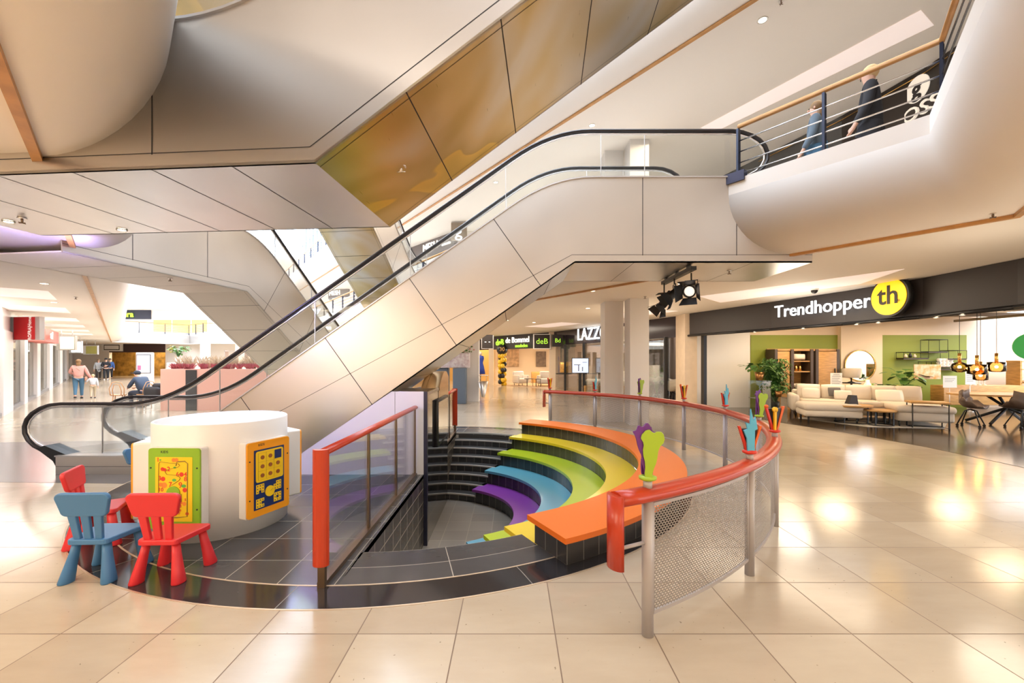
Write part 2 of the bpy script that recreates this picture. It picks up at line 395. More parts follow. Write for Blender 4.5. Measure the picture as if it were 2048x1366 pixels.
# left half of the disc and the landing strip round the pit
WX = -1.25
mb = MB()
a_ = math.acos((WX-PC[0])/RI)
pts = [(PC[0]+math.cos(a)*RI, PC[1]+math.sin(a)*RI) for a in [a_+(2*pi-2*a_)*i/64 for i in range(65)]]
mb.prism(pts, -.05, .001)
struct(mb.build('floor_dark', m_dark))
b_ = math.acos((WX-PC[0])/RP)
BA = math.radians(60.9)
for q0, q1, rr0 in ((-a_, -BA, RP), (-BA, BA, 3.27), (BA, a_, RP)):
    annulus('floor_landing', rr0, RI, q0, q1, .001, m_land, 60)
    mb = MB(); mb.sector(PC, rr0, RI-.01, q0, q1, -.05, -.001, 0, 40); struct(mb.build('floor_landing_slab', m_dark))
# dark stone apron in front of the escalator foot
mb = MB(); mb.prism([(-13, 5.95), (-5.0, 5.6), (-4.5, 6.2), (-4.8, 8.3), (-7.4, 8.6), (-13, 8.2)], -.04, .002)
struct(mb.build('floor_apron', mat('grey stone apron', (.15, .14, .14), .2, noise=.3, nscale=3)))
# pit shell
mb = MB(); mb.sector(PC, .01, RP+.1, -pi/2-.05, pi/2+.05, -1.06, -1.0, 0, 64)
struct(mb.build('floor_pit', m_pitfl))
mb = MB(); yA, yB = PC[1]-math.sin(b_)*RP, PC[1]+math.sin(b_)*RP
mb.box(WX-.12, WX, yA-.1, yB+.1, -1.05, -.001)
struct(mb.build('wall_pit', m_walltile))
for q0, q1 in ((-b_, -BA), (BA, b_)):
    mb = MB(); mb.sector(PC, RP+.0, RP+.12, q0, q1, -1.05, -.052, 0, 24)
    struct(mb.build('wall_pit_curved', m_walltile))
SA0, SA1 = math.radians(-60.8), math.radians(60.5)
def stairs(name, lab, a0, a1):
    t = thing(name, lab, 'steps', (PC[0]+math.cos((a0+a1)/2)*2.2, PC[1]+math.sin((a0+a1)/2)*2.2, -1.0))
    for k in range(7):
        r1 = RP-.2243*k; r0 = r1-.2243; z = -.125*(k+1)
        mb = MB(); mb.sector(PC, r0, r1-.002, a0, a1, -1.0+.001*k, z, 0, 28, 1)
        o = mb.build('step', [m_tread, m_riser], t, True)
        mb = MB(); mb.sector(PC, r0-.004, r0+.03, a0, a1, z-.022, z+.003, 0, 28)
        mb.build('nosing', m_nose, o, True)
    if a0 > 0: mb = MB(); mb.sector(PC, RP-.004, RP+.02, a0, a1, -.03, .004, 0, 28); mb.build('top_nosing', m_nose, t, True)
stairs('curved_stairs', 'black tiled curved steps going down at the far side of the pit', SA1, math.radians(91.9))
stairs('curved_stairs', 'black tiled curved steps hidden behind the near rim of the pit', math.radians(-91.9), SA0)
m_or = mat('orange seat lacquer', (.74, .15, .006), .42, coat=.05)
m_ye = mat('yellow seat lacquer', (.74, .54, .02), .32, coat=.25)
m_li = mat('lime seat lacquer', (.42, .54, .015), .32, coat=.25)
m_bl = mat('sky blue seat lacquer', (.11, .38, .50), .32, coat=.25)
m_pu = mat('purple seat lacquer', (.25, .05, .38), .32, coat=.25)
for nm, r0, r1, z, m in (('orange', 3.22, 3.77, .25, m_or), ('yellow', 2.79, 3.26, 0, m_ye), ('lime green', 2.32, 2.83, -.25, m_li), ('sky blue', 1.85, 2.36, -.5, m_bl), ('purple', 1.43, 1.89, -.75, m_pu)):
    where = {'orange': 'topmost tier around the pit', 'yellow': 'tier just below the orange one', 'lime green': 'middle tier of the sunken theatre', 'sky blue': 'tier above the purple one', 'purple': 'lowest tier by the pit floor'}[nm]
    t = thing('curved_bench', f'{nm} curved bench, {where}', 'bench', (PC[0]+(r0+r1)/2, PC[1], z-.25), 0, 'tiered benches of the sunken theatre')
    mb = MB(); e = .018
    mb.sector(PC, r0-.035, r1+(.0 if nm == 'orange' else -.045), SA0-e*1.6/r0*2, SA1+e*1.6/r0*2, z-.045, z, 0, 90)
    mb.build('seat', m, t, True)
    mb = MB(); mb.sector(PC, r0, r1-(.08 if nm == 'orange' else .0), SA0, SA1, (-1.0 if nm != 'orange' else .002), z-.046, 0, 90, 0)
    mb.build('riser', m_riser, t, True)

# ================================================================ GALLERIES
F1 = 3.95
D = Vector((-.6, .8, 0)); NR = Vector((-.8, -.6, 0))          # right gallery edge: along, towards the void
PR = Vector((3.95, 6.05, 0)); CR = PR - D*2.05                # near corner of the right gallery edge
DL = Vector((-.68, .74, 0)).normalized(); NL = Vector((.74, .68, 0)).normalized()
PL = Vector((-3.38, 3.05, 0))
FAR_R = PR + D*46; FAR_L = PL + DL*44
D2 = Vector((-.6, -.8, 0))
def isect(p, d, q, e):
    k = (e.x*(p.y-q.y)-e.y*(p.x-q.x))/(d.x*e.y-d.y*e.x)*-1
    # p + d*t = q + e*s
    det = d.x*(-e.y)+e.x*d.y; t = ((q.x-p.x)*(-e.y)+e.x*(q.y-p.y))/det
    return p+d*t
TIP = isect(CR, D2, PL, DL)
VOID = [FAR_R, CR, TIP, FAR_L]                                 # bottom trim line of the galleries
prof = [(.70, 1.03+3.12), (.70, 3.95)]
for i in range(1, 13):
    a = pi/2*i/12; prof.append((.70*math.cos(a), 3.95-.83*math.sin(a)))
def offs(path, d):
    """offset an open path towards the void with mitres"""
    out = []
    nrm = []
    for a, b in zip(path, path[1:]):
        t = (b-a).normalized(); nn = Vector((t.y, -t.x, 0)); nrm.append(nn)
    for i, p in enumerate(path):
        if i == 0: out.append(p+nrm[0]*d)
        elif i == len(path)-1: out.append(p+nrm[-1]*d)
        else:
            m_ = (nrm[i-1]+nrm[i]); m_ = m_/m_.dot(nrm[i]); out.append(p+m_*d)
    return out
def sgn(path, side):
    a, b = path[0], path[1]; t = (b-a).normalized(); nn = Vector((t.y, -t.x, 0)); return 1 if nn.dot(side) > 0 else -1
def fascia(name, path, side, dz, zmax=None):
    sg = sgn(path, side); mb = MB(); rows = []
    for o, z in [(.62, 4.15)] + prof:
        rows.append([mb.bm.verts.new((p.x, p.y, z+dz)) for p in offs(path, o*sg)])
    for k in range(len(rows)-1):
        for i in range(len(path)-1): mb.face([rows[k][i], rows[k][i+1], rows[k+1][i+1], rows[k+1][i]], 0, None, 1 < k)
    struct(mb.build(name, m_plaster))
    mb = MB()
    A, B = offs(path, .012*sg), offs(path, -.045*sg)
    for i in range(len(path)-1):
        a, b, c, d = A[i], A[i+1], B[i+1], B[i]
        v = [mb.bm.verts.new((q.x, q.y, z+dz)) for z in (3.085, 3.155) for q in (a, b, c, d)]
        for q in ((3, 2, 1, 0), (4, 5, 6, 7), (0, 1, 5, 4), (1, 2, 6, 5), (2, 3, 7, 6), (3, 0, 4, 7)): mb.face([v[j] for j in q])
    struct(mb.build('trim_gallery', m_wood))
RP_ = [FAR_R, CR, TIP]; LP_ = [TIP, FAR_L]
for dz in (0, F1):
    fascia('wall_gallery_right', RP_, NR, dz); fascia('wall_gallery_left', LP_, NL, dz)
# ceilings/slabs around the void, level 0 and level 1
OUTR = Vector((40, 60, 0)); 
def slab(name, poly, z0, z1, m):
    mb = MB(); mb.prism([(p.x, p.y) for p in poly], z0, z1, 'Z', 0); struct(mb.build(name, m))
V = Vector
BACK = -7.0
for dz, nm in ((0, ''), (F1, '_upper')):
    slab('ceiling_right'+nm, [FAR_R, CR, TIP, V((TIP.x, BACK, 0)), V((16, BACK, 0)), V((16, 46, 0)), V((FAR_R.x, 46, 0))], 3.155+dz, 3.94+dz, m_ceil)
    slab('ceiling_left'+nm, [TIP, FAR_L, V((-46, FAR_L.y, 0)), V((-46, BACK, 0)), V((TIP.x, BACK, 0))], 3.155+dz, 3.94+dz, m_ceil)
# roof edge above and glazed roof beams
mb = MB()
for x in range(-34, 6, 3):
    mb.tube([(x, -6, 14.7), (x, 46, 14.7)], .09, 0, 5)
for y in range(-6, 47, 4):
    mb.tube([(-36, y, 14.6), (6, y, 14.6)], .09, 0, 5)
struct(mb.build('roof_beams', mat('white steel beam', (.8, .8, .8), .5)))
# level 2 parapet band above the upper galleries, carrying the tall glazing of the atrium
for nm, path, side in (('right', RP_, NR), ('left', LP_, NL)):
    sg = sgn(path, side); P0 = offs(path, -2.2*sg); mb = MB(); g = MB()
    for a, b in zip(P0, P0[1:]):
        L = (b-a).length; t = (b-a).normalized(); k = int(L/1.5)
        for i in range(k+1):
            q = a+t*(L*i/k); g.tube([(q.x, q.y, 7.9), (q.x, q.y, 14.6)], .05, 0, 5)
        for z in (9.2, 10.5, 11.8, 13.1): g.tube([(a.x, a.y, z), (b.x, b.y, z)], .04, 0, 5)
        for i in range(0, k-1, 2):
            q, w = a+t*(L*i/k), a+t*(L*(i+2)/k); g.tube([(q.x, q.y, 9.2), (w.x, w.y, 13.1)], .035, 0, 5)
    struct(g.build('window_frame_'+nm, mat('grey glazing bars '+nm, (.10, .14, .18), .5)))
# outer walls closing the mall
mb = MB(); mb.box(-46, 16, BACK-.2, BACK, 0, 7.9); struct(mb.build('wall_back', m_plaster))
mb = MB(); mb.box(-46.2, -46, BACK, 60, 0, 11); struct(mb.build('wall_outer_left', m_plaster))
mb = MB(); mb.box(-46, -8, 39.5, 60, 11, 11.2); struct(mb.build('sky_block_far', m_ceil))  # added slab that keeps skylight off the far end
mb = MB(); mb.box(16, 16.2, BACK, 60, 3.9, 7.9); struct(mb.build('wall_outer_right', m_plaster))
# ================================================================ ESCALATORS
# local frame: +x up the run, +y across (away from the near side); x = 0 where the deck meets the upper floor; z from the lower floor
RISE, K = 3.95, .705
LO = -RISE/K
def smooth_break(x0, z0, s0, s1, half, n=8):
    a = (x0-half, z0-s0*half); b = (x0, z0); c = (x0+half, z0+s1*half)
    return [(p.x, p.y) for p in bez((*a, 0), (*b, 0), (*c, 0), n)]
def escalator(name, label, org, rz, WD, mside, msof, minc, lo_end=-2.05, up_end=3.15, bot_lo=True, handlo=True, soffit_len=None, steps=True, msofside=None, near_stop=None, zbot=-.95, pan=0, ne=(0, 0), dkl=.25):
    t = thing(name, label, 'escalator', org, rz)
    top = [(lo_end, dkl)] + smooth_break(LO-(.25-dkl)/K, dkl, 0, K, .55) + smooth_break(0, RISE+.25, K, 0, .58) + [(up_end+.05, RISE+.25)]
    top[0] = (LO+lo_end+pan, dkl)
    ub, lb = .32, .32+LO
    if bot_lo: bot = [(LO+lo_end, zbot), (lb, zbot), (ub, RISE-.95), (up_end, RISE-.95)]
    else: bot = [(LO+lo_end+pan, .002), (.32-(RISE-.95)/K, .0), (ub, RISE-.95), (up_end, RISE-.95)]
    # two side claddings (near, far) built as strips between top and bottom lines
    for yy, thick in ((0, .02), (WD, -.02)):
        mb = MB(); poly = top + bot[::-1]
        mb.prism(poly, yy, yy+thick, 'Y', 0)
        # seams: perpendicular joints on the run, vertical ones on the landings
        ys = yy-.0015 if yy == 0 else yy+.0015
        q = []
        L = math.hypot(LO, RISE); ux, uz = -LO/L, RISE/L
        for d in [x*1.46 for x in range(1, 5)]:
            p = (LO+ux*d-.0, .25+uz*d)
            # perpendicular down to the bottom line
            dd = (.25+.0) ; h = (p[1]-(RISE-.95+K*(p[0]-ub)))*math.cos(math.atan(K))
            q.append((p, (p[0]+uz*h, p[1]-ux*h)))
        for x in [1.28+i*1.33 for i in range(0, 2)]: q.append(((x, RISE+.25), (x, RISE-.85)))
        if bot_lo:
            for x in [LO-.9-i*1.33 for i in range(0, 2)]:
                q.append(((x, .25), (x, -.85)))
        for (a, b) in q:
            ds = Vector((b[0]-a[0], b[1]-a[1])).normalized(); w = .005; nx, nz = ds.y*w, -ds.x*w
            mb.poly([(a[0]-nx, ys, a[1]-nz), (a[0]+nx, ys, a[1]+nz), (b[0]+nx, ys, b[1]+nz), (b[0]-nx, ys, b[1]-nz)], 1)
        # lower edge band
        bl = [(p[0], p[1]+.11) for p in bot if p[1] > -2]
        off = [(lb-.035 if i == 1 else ub-.04 if i == 2 else p[0], p[1]) for i, p in enumerate(bl)]
        for a, b in zip(off, off[1:]):
            ds = Vector((b[0]-a[0], b[1]-a[1])).normalized(); w = .003; nx, nz = ds.y*w, -ds.x*w
            mb.poly([(a[0]-nx, ys, a[1]-nz), (a[0]+nx, ys, a[1]+nz), (b[0]+nx, ys, b[1]+nz), (b[0]-nx, ys, b[1]-nz)], 1)
        mb.build('side_panel', [mside, m_seam], t)
    # underside: flat landings and the incline
    mb = MB()
    mb.prism([(ub, RISE-.95), (up_end, RISE-.95), (up_end, RISE-.93), (ub, RISE-.93)], .0, WD, 'Y', 0)
    for i in range(1, 4):
        x = ub+i*(up_end-ub)/4
        mb.poly([(x-.004, 0, RISE-.9515), (x+.004, 0, RISE-.9515), (x+.004, WD, RISE-.9515), (x-.004, WD, RISE-.9515)], 1)
    mb.build('upper_soffit', [msof, m_seam], t)
    if bot_lo:
        mb = MB(); mb.prism([(LO+lo_end, zbot), (lb, zbot), (lb, zbot+.02), (LO+lo_end, zbot+.02)], 0, WD, 'Y', 0)
        nn = max(3, int((lb-LO-lo_end)/.62))
        for i in range(1, nn):
            x = lb-i*.62
            mb.poly([(x-.004, 0, zbot-.0015), (x+.004, 0, zbot-.0015), (x+.004, WD, zbot-.0015), (x-.004, WD, zbot-.0015)], 1)
        mb.build('lower_soffit', [msof, m_seam], t)
    mb = MB(); x0 = lb if bot_lo else .32-(RISE-.95)/K; z0 = zbot if bot_lo else 0
    mb.prism([(x0, z0), (ub, RISE-.95), (ub, RISE-.93), (x0, z0+.02)], 0, WD, 'Y', 0)
    L2 = math.hypot(ub-x0, RISE-.95-z0)
    for i in range(1, int(L2/.8)+1):
        f = i*.8/L2
        if f > 1: break
        x, z = x0+(ub-x0)*f, z0+(RISE-.95-z0)*f
        mb.poly([(x-.004, 0, z-.004), (x+.004, 0, z+.0005), (x+.004, WD, z+.0005), (x-.004, WD, z-.004)], 1)
    for yy in (.07, WD-.07):
        mb.poly([(x0, yy-.002, z0-.002), (ub, yy-.002, RISE-.952), (ub, yy+.002, RISE-.952), (x0, yy+.002, z0-.002)], 1)
    mb.build('incline_soffit', [minc, m_seam], t)
    # decks, balustrades, handrails
    hr = [(LO+lo_end+.55, .986)] + smooth_break(LO-.0, .986, 0, K, .58) + smooth_break(0, RISE+.986, K, 0, .58) + [(up_end-.55, RISE+.986)]
    R1 = .36
    def newel(cx, cz, d):
        out = []
        for i in range(1, 11):
            a = pi/2 - (pi*.93)*i/10 if d > 0 else pi/2 + (pi*.93)*i/10
            out.append((cx+math.cos(a)*R1*(1.45 if i < 6 else 1.45), cz+math.sin(a)*R1*1.0))
        return out
    for side, y in enumerate((.14, WD-.12)):
        ee = up_end-.55-ne[side]
        lo_n = newel(LO+lo_end+.55, .986-R1, -1)[::-1]; up_n = newel(ee, RISE+.986-R1, 1)
        path = lo_n + hr[:-1] + [(ee, RISE+.986)] + up_n
        mb = MB(); mb.tube([(p[0], y, p[1]) for p in path], .036, 0, 10, flat=(1.15, .72)); h = mb.build('handrail', m_rubber, t)
        mb = MB(); ins = [(p[0], p[1]-.045) for p in path]
        inner = []
        for i, p in enumerate(path):
            a = path[max(0, i-1)]; b = path[min(len(path)-1, i+1)]; d = Vector((b[0]-a[0], b[1]-a[1])).normalized()
            inner.append((p[0]+d.y*.042, p[1]-d.x*.042))
        mb.tube([(p[0], y, p[1]) for p in inner], .014, 0, 6); mb.build('handrail_track', m_chrome, h)
        # glass between track and deck
        mb = MB()
        bott = [(inner[0][0]+.02, .27)] + [(p[0], p[1]+.02) for p in top[1:-1]] + [(inner[-1][0]-.02, RISE+.27)]
        mb.prism([(p[0], p[1]) for p in inner] + bott[::-1], y-.006, y+.006, 'Y', 0)
        mb.build('glass_balustrade', m_glass, t)
        mb = MB()
        for x in [LO+.8+i*1.38 for i in range(0, 5)] + [1.35, LO-.9]:
            zb = RISE+.27 if x > 0 else .27 if x < LO else .25+K*(x-LO)+.02
            zt = RISE+.94 if x > 0 else .94 if x < LO else zb+.68
            mb.box(x-.004, x+.004, y-.008, y+.008, zb, zt)
        mb.build('glass_joint', m_alu, t)
        # deck profile strip
        mb = MB(); d0 = y-.16 if side == 0 else y-.05; d1 = y+.05 if side == 0 else y+.14
        a = top; b = [(p[0], p[1]+.02) for p in top]
        for i in range(len(a)-1):
            mb.prism([a[i], a[i+1], b[i+1], b[i]], d0, d1, 'Y', 0)
        mb.build('deck', m_alu, t)
        # inner skirt
        mb = MB(); yy = y+.06 if side == 0 else y-.06
        low = [(p[0], p[1]-.25) for p in top]
        for i in range(len(a)-1): mb.poly([(a[i][0], yy, a[i][1]), (a[i+1][0], yy, a[i+1][1]), (low[i+1][0], yy, low[i+1][1]), (low[i][0], yy, low[i][1])], 0)
        mb.build('skirt', m_steel, t)
        if handlo:
            mb = MB(); x0 = path[0][0]
            mb.prism([(x0-.14, .36), (x0-.02, .40), (x0+.36, .24), (x0+.46, .14), (x0+.44, .0), (x0+.20, .0), (x0+.10, .18)], y-.10, y+.10, 'Y', 0)
            mb.build('handrail_inlet', m_blackmet, t)
    # steps between the skirts
    mb = MB(); y0, y1 = .21, WD-.19; nst = 22; dx = -LO/nst; dz = RISE/nst
    mb.box(LO+lo_end+.3, LO, y0, y1, -.02, .0); mb.box(0, up_end, y0, y1, RISE-.02, RISE)
    for i in range(nst): mb.box(LO+i*dx, LO+(i+1)*dx+.01, y0, y1, (i+1)*dz-.22, (i+1)*dz)
    mb.build('steps', mat('ribbed aluminium step', (.3, .3, .3), .45, .8), t)
    return t
# main escalator, parallel to the picture, from the ground floor to level 1
EA = escalator('escalator', 'steel clad escalator rising from the ground floor beside the sunken theatre', (.57, 6.06, 0), 0, 1.45, m_steel, m_steel2, m_steel, bot_lo=False, up_end=3.68, pan=.62, ne=(.52, 1.25))
# overhead escalator from level 1 to level 2
ubx = -5.28
rz = math.radians(-4.5); ax = Vector((math.cos(rz), math.sin(rz), 0))
org = Vector((-1.376, 2.99, F1)) - ax*ubx
EB = escalator('escalator', 'escalator overhead with steel landing and stained golden underside', org, rz, 1.46, m_steel, m_steel2, m_gold, lo_end=-3.65, handlo=True, dkl=.10)
# escalators running away from the viewer (they climb towards the viewer)
dC = Vector((-.13, -.9915, 0)); rzC = math.atan2(dC.y, dC.x)
def run_origin(p, u, z): v = Vector((p[0], p[1], z)) - dC*u; return v
# near side (y = 0) of the local frame is on the viewer's right
def esc2(label, right_break, z, **kw):
    o = run_origin(right_break, .32, z); W_ = 1.45
    yv = Vector((-math.sin(rzC), math.cos(rzC), 0))
    if yv.x < 0: pass
    else: o = o - yv*W_
    return escalator('escalator', label, o, rzC, W_, **kw)
EC = esc2('cream panelled escalator behind, climbing from the planters towards the viewer', (-5.33, 8.62), 0, mside=m_steel2, msof=m_creampan, minc=m_creampan, bot_lo=False, up_end=3.5)
ED = esc2('golden bellied upper escalator hanging over the escalator with cream panels', (-3.8, 7.65), F1, mside=m_steel2, msof=m_gold, minc=m_gold, up_end=3.5, lo_end=-2.4)
# ================================================================ SHOP FRONTS
def at(px, Y): return (px-1024.0)*Y/FPX
def zat(py, Y): return CAMZ-(py-HORY)*Y/FPX
def wallrun(name, pts, z0, z1, th, m, side=1, st=True, parent=None):
    """a vertical slab following a polyline; th goes to the left of the running direction when side = 1"""
    P = [V((*p, 0)) for p in pts]; Q = offs(P, -th*side); mb = MB()
    for i in range(len(P)-1):
        v = [(P[i].x, P[i].y), (P[i+1].x, P[i+1].y), (Q[i+1].x, Q[i+1].y), (Q[i].x, Q[i].y)]
        mb.prism(v, z0, z1)
    o = mb.build(name, m, parent, parent is not None)
    return struct(o) if st else o
FACE = [(6.6, -7), (7.0, 0), (7.4, 4.0), (7.68, 6.5), (7.68, 8.0), (7.4, 9.5), (6.85, 11.3), (5.85, 14.1)]
# --- yellow and dark shop sign: furniture shop on the right
t = thing('shop_sign', 'long dark curved shop fascia with white lit letters and a yellow disc', 'sign', (7.5, 9, 2.45))
wallrun('fascia_board', FACE[2:], 2.45, 3.15, .22, m_sign, -1, False, t)
rd = V((.263, -.965, 0)).normalized()
text('Trendhopper', .43, m_litwhite, frame((7.08, 9.92, 2.84), rd), t, 'lettering', .012, world=True, sx=1.0)
mb = MB(); dz_ = V((7.50, 8.42, 2.86)); rd2 = V((.10, -.995, 0)).normalized(); Mx = frame(dz_, rd2)
mb.cyl((0, 0, -.02), .39, .12, 0, 40); mb.bm.transform(Mx); o = mb.build('disc_case', m_blackmet, t, True)
mb = MB(); mb.cyl((0, 0, .101), .355, .012, 0, 40); mb.bm.transform(Mx)
mb.build('yellow_disc', mat('lit yellow disc', (.95, .62, .02), .4, emit=(1, .50, .0), es=.34), t, True)
text('th', .52, m_sign, frame(dz_+V((-.118, -.012, .02)), rd2), t, 'disc_lettering', .004, world=True, bold=.006)
text('®', .07, m_sign, frame(dz_+V((-.118, -.24, -.1)), rd2), t, 'disc_mark', .003, world=True)
mb = MB(); P = offs([V((*p, 0)) for p in FACE[2:]], .0)
for a, b in zip(P, P[1:]): mb.tube([(a.x-.05, a.y, 2.42), (b.x-.05, b.y, 2.42)], .035, 0, 4)
mb.build('under_rail', m_blackmet, t, True)
# downlights under that fascia
def downlight(x, y, z, r=.055, lab=None, e=True):
    d = thing('downlight', lab or 'small round recessed ceiling downlight', 'light', (x, y, z), 0, 'downlights')
    a = MB(); a.lathe([(r*1.35, -.006), (r*1.35, .004), (r, .004), (r, -.004)], n=18, cap=False); a.build('rim', m_whitepaint, d)
    a = MB(); a.cyl((0, 0, -.003), r*.95, .004, 0, 16); a.build('lamp', m_bulb, d); return d
for i, k in enumerate((.04, .17, .3, .36, .5, .56, .7, .83)):
    n_ = len(FACE)-3; s_ = k*n_; j = int(s_)+2; f = s_-int(s_)
    a, b = FACE[j], FACE[j+1]; downlight(a[0]*(1-f)+b[0]*f-.05, a[1]*(1-f)+b[1]*f, 2.382, .028, 'tiny downlight glowing on the rail beneath the dark fascia')['group'] = 'lights under the fascia'
# pillar between the shops, dark door frame
mb = MB(); mb.box(5.72, 6.12, 14.15, 14.95, 0, 3.15); struct(mb.build('pillar', mat('beige stone pillar', (.70, .56, .42), .5, noise=.1, nscale=5)))
mb = MB(); mb.box(6.16, 6.26, 13.75, 13.95, 0, 2.45); struct(mb.build('door_1', m_blackmet))
# --- furniture shop room
m_green = mat('olive green wall paint', (.25, .30, .035), .6)
m_shopfl = mat('dark oak floor', (.075, .050, .030), .16, noise=.5, nscale=2.5, stretch=(1, 6, 1), coat=.3)
mb = MB(); mb.prism([(6.05, 14.6)] + [(x+.02, y) for x, y in FACE[::-1][1:]] + [(22, -7), (22, 14.6)], -.02, .004)
struct(mb.build('floor_shop', m_shopfl))
m_cream = mat('cream wall', (.80, .66, .50), .6)
mb = MB(); BY = 14.6
mb.box(6.05, 8.12, BY, BY+.15, 0, 3.15, 0); mb.box(8.12, 22, BY+.02, BY+.15, 0, 3.15, 1)
struct(mb.build('wall_shop_rear', [m_whitepaint, m_cream]))
mb = MB(); mb.box(8.14, 11.1, BY-.01, BY+.02, 0, 2.47); mb.box(12.5, 15.5, BY-.01, BY+.02, 0, 2.47); struct(mb.build('wall_shop_green', m_green))
mb = MB(); mb.box(11.1, 12.5, BY-.16, BY+.02, 0, 2.75); struct(mb.build('pillar_shop', m_cream))
mb = MB(); mb.box(21.9, 22, -7, 14.7, 0, 3.15); struct(mb.build('wall_shop_right', m_cream))
mb = MB()
for y in (8.6, 10.2, 11.8, 13.4): mb.box(8.2, 22, y-.05, y+.05, 2.98, 3.10)
for x in (9.5, 12, 15, 18): mb.box(x-.04, x+.04, 5, 14.5, 2.9, 2.98)
struct(mb.build('ceiling_beams', mat('brown beam', (.30, .24, .18), .6)))
for x, y, e in ((9.5, 12.6, 32), (13.2, 12.8, 32), (17.2, 12.6, 42), (10.5, 9.0, 20), (14.5, 9.0, 22), (8.3, 13.0, 14)):
    area('shop_track_light', (x, y, 2.88), .9, .9, e, (1, .74, .46))
spot('wall_washer', (14.6, 13.2, 2.85), 32, (1, .74, .42), 1.5, .7, .05, (math.radians(-38), 0, 0))
spot('wall_washer', (9.9, 13.3, 2.85), 20, (1, .80, .45), 1.5, .7, .05, (math.radians(-38), 0, 0))
spot('wall_washer', (17.4, 13.2, 2.85), 42, (1, .74, .45), 1.4, .7, .05, (math.radians(-40), 0, 0))

m_sofa = mat('oatmeal sofa fabric', (.66, .58, .48), .85, bump=.25, bscale=180)
m_sofa2 = mat('pale cushion fabric', (.78, .70, .60), .85, bump=.25, bscale=180)
m_cush = mat('dark grey cushion fabric', (.16, .15, .15), .85)
m_oak = mat('golden oak', (.60, .33, .11), .45, noise=.35, nscale=4, stretch=(1, 1, 7))
m_darkwood = mat('dark stained wood', (.07, .045, .03), .45)
m_leaf = mat('plant leaf green', (.05, .17, .03), .45, noise=.4, nscale=9)
m_leaf2 = mat('light plant leaf', (.12, .26, .05), .45, noise=.4, nscale=9)
m_brass = mat('brass', (.75, .46, .15), .25, 1)
m_paper = mat('printed paper', (.82, .80, .76), .6)
m_ink = mat('grey print', (.2, .2, .2), .6)
def Rz(a): return Matrix.Rotation(a, 3, 'Z')
def cushion(mb, c, d, rz=0, tilt=0, mi=0):
    R = Rz(rz) @ Matrix.Rotation(tilt, 3, 'X'); b = bmesh.new(); bmesh.ops.create_cube(b, size=1); bmesh.ops.subdivide_edges(b, edges=b.edges[:], cuts=5, use_grid_fill=True)
    for v in b.verts:
        x, y, z = v.co*2; k = (1-abs(x)**4)*(1-abs(z)**4); r = .72
        v.co = Vector((x*(1-.05*abs(z)**2)*d[0]/2, y*(.30+.70*max(0, k)**.5)*d[1]/2, z*(1-.05*abs(x)**2)*d[2]/2))
    mb.add(b, Matrix.Translation(c) @ R.to_4x4(), mi, True)
# corner sofa
ang = math.atan2(-1.3, 2.6)
so = thing('corner_sofa', 'large oatmeal corner sofa with loose back cushions on black feet', 'sofa', (8.45, 12.95, 0), ang)
mb = MB(); mb.rbox((1.45, -.55, .27), (2.9, 1.05, .24), .05); mb.rbox((2.45, -1.15, .27), (1.05, 1.6, .24), .05); mb.build('base', m_sofa, so)
mb = MB(); mb.rbox((.80, -.62, .44), (1.35, .95, .16), .06, 0, 0, 3); mb.build('seat_cushion', m_sofa, so)
mb = MB(); mb.rbox((2.45, -1.12, .44), (1.1, 1.75, .17), .07, 0, 0, 3); mb.rbox((1.68, -.62, .44), (.5, .95, .16), .06); mb.build('seat_cushion', m_sofa, so)
mb = MB(); mb.rbox((1.45, -.07, .5), (2.9, .16, .5), .05); mb.build('backrest', m_sofa, so)
mb = MB(); mb.rbox((-.02, -.55, .42), (.2, 1.05, .46), .07); mb.build('armrest', m_sofa, so)
for x in (.4, .98, 1.56, 2.12, 2.62):
    mb = MB(); cushion(mb, (x, -.26, .70), (.57, .22, .44), 0, math.radians(-12)); mb.build('back_cushion', m_sofa2 if x < 2 else m_sofa, so)
for x, y in ((.1, -.1), (2.8, -.1), (.1, -1.0), (2.0, -1.85), (2.9, -1.85)):
    mb = MB(); mb.cyl((x, y, 0), .018, .16, 0, 8); mb.build('leg', m_blackmet, so)
def loose(lab, c, d, rz, tilt, m):
    mb = MB(); cushion(mb, (0, 0, 0), d, 0, tilt); o = mb.build('cushion', m); o.location = c; o.rotation_euler = (0, 0, rz); tag(o, lab, 'cushion', 'loose sofa cushions')
def onsofa(x, y, z): p = tmat(so) @ Vector((x, y, z)); return p
loose('small cream cushion leaning on the left end of the sofa', onsofa(.42, -.5, .66), (.42, .14, .32), ang, math.radians(-25), m_sofa2)
loose('charcoal cushion between the pale back cushions of the sofa', onsofa(.98, -.44, .72), (.30, .10, .26), ang+.1, math.radians(-20), m_cush)
loose('beige cushion lying beside the charcoal one', onsofa(1.15, -.55, .64), (.40, .13, .28), ang-.1, math.radians(-30), m_sofa2)
loose('wide ivory cushion in the middle of the corner sofa', onsofa(2.15, -.58, .66), (.58, .15, .34), ang, math.radians(-28), mat('ivory cushion fabric', (.86, .80, .68), .85))
ot = thing('ottoman', 'long beige upholstered ottoman on black feet at the edge of the shop floor', 'ottoman', (8.30, 11.25, 0), ang+.12)
mb = MB(); mb.rbox((0, 0, .24), (1.25, .85, .17), .05); mb.build('base', m_sofa, ot)
mb = MB(); mb.rbox((0, 0, .40), (1.28, .88, .19), .085, 0, 0, 4); mb.build('seat', m_sofa, ot)
for x in (-.52, .52):
    for y in (-.33, .33): a = MB(); a.cyl((x, y, 0), .022, .17, 0, 8); a.build('leg', m_blackmet, ot)
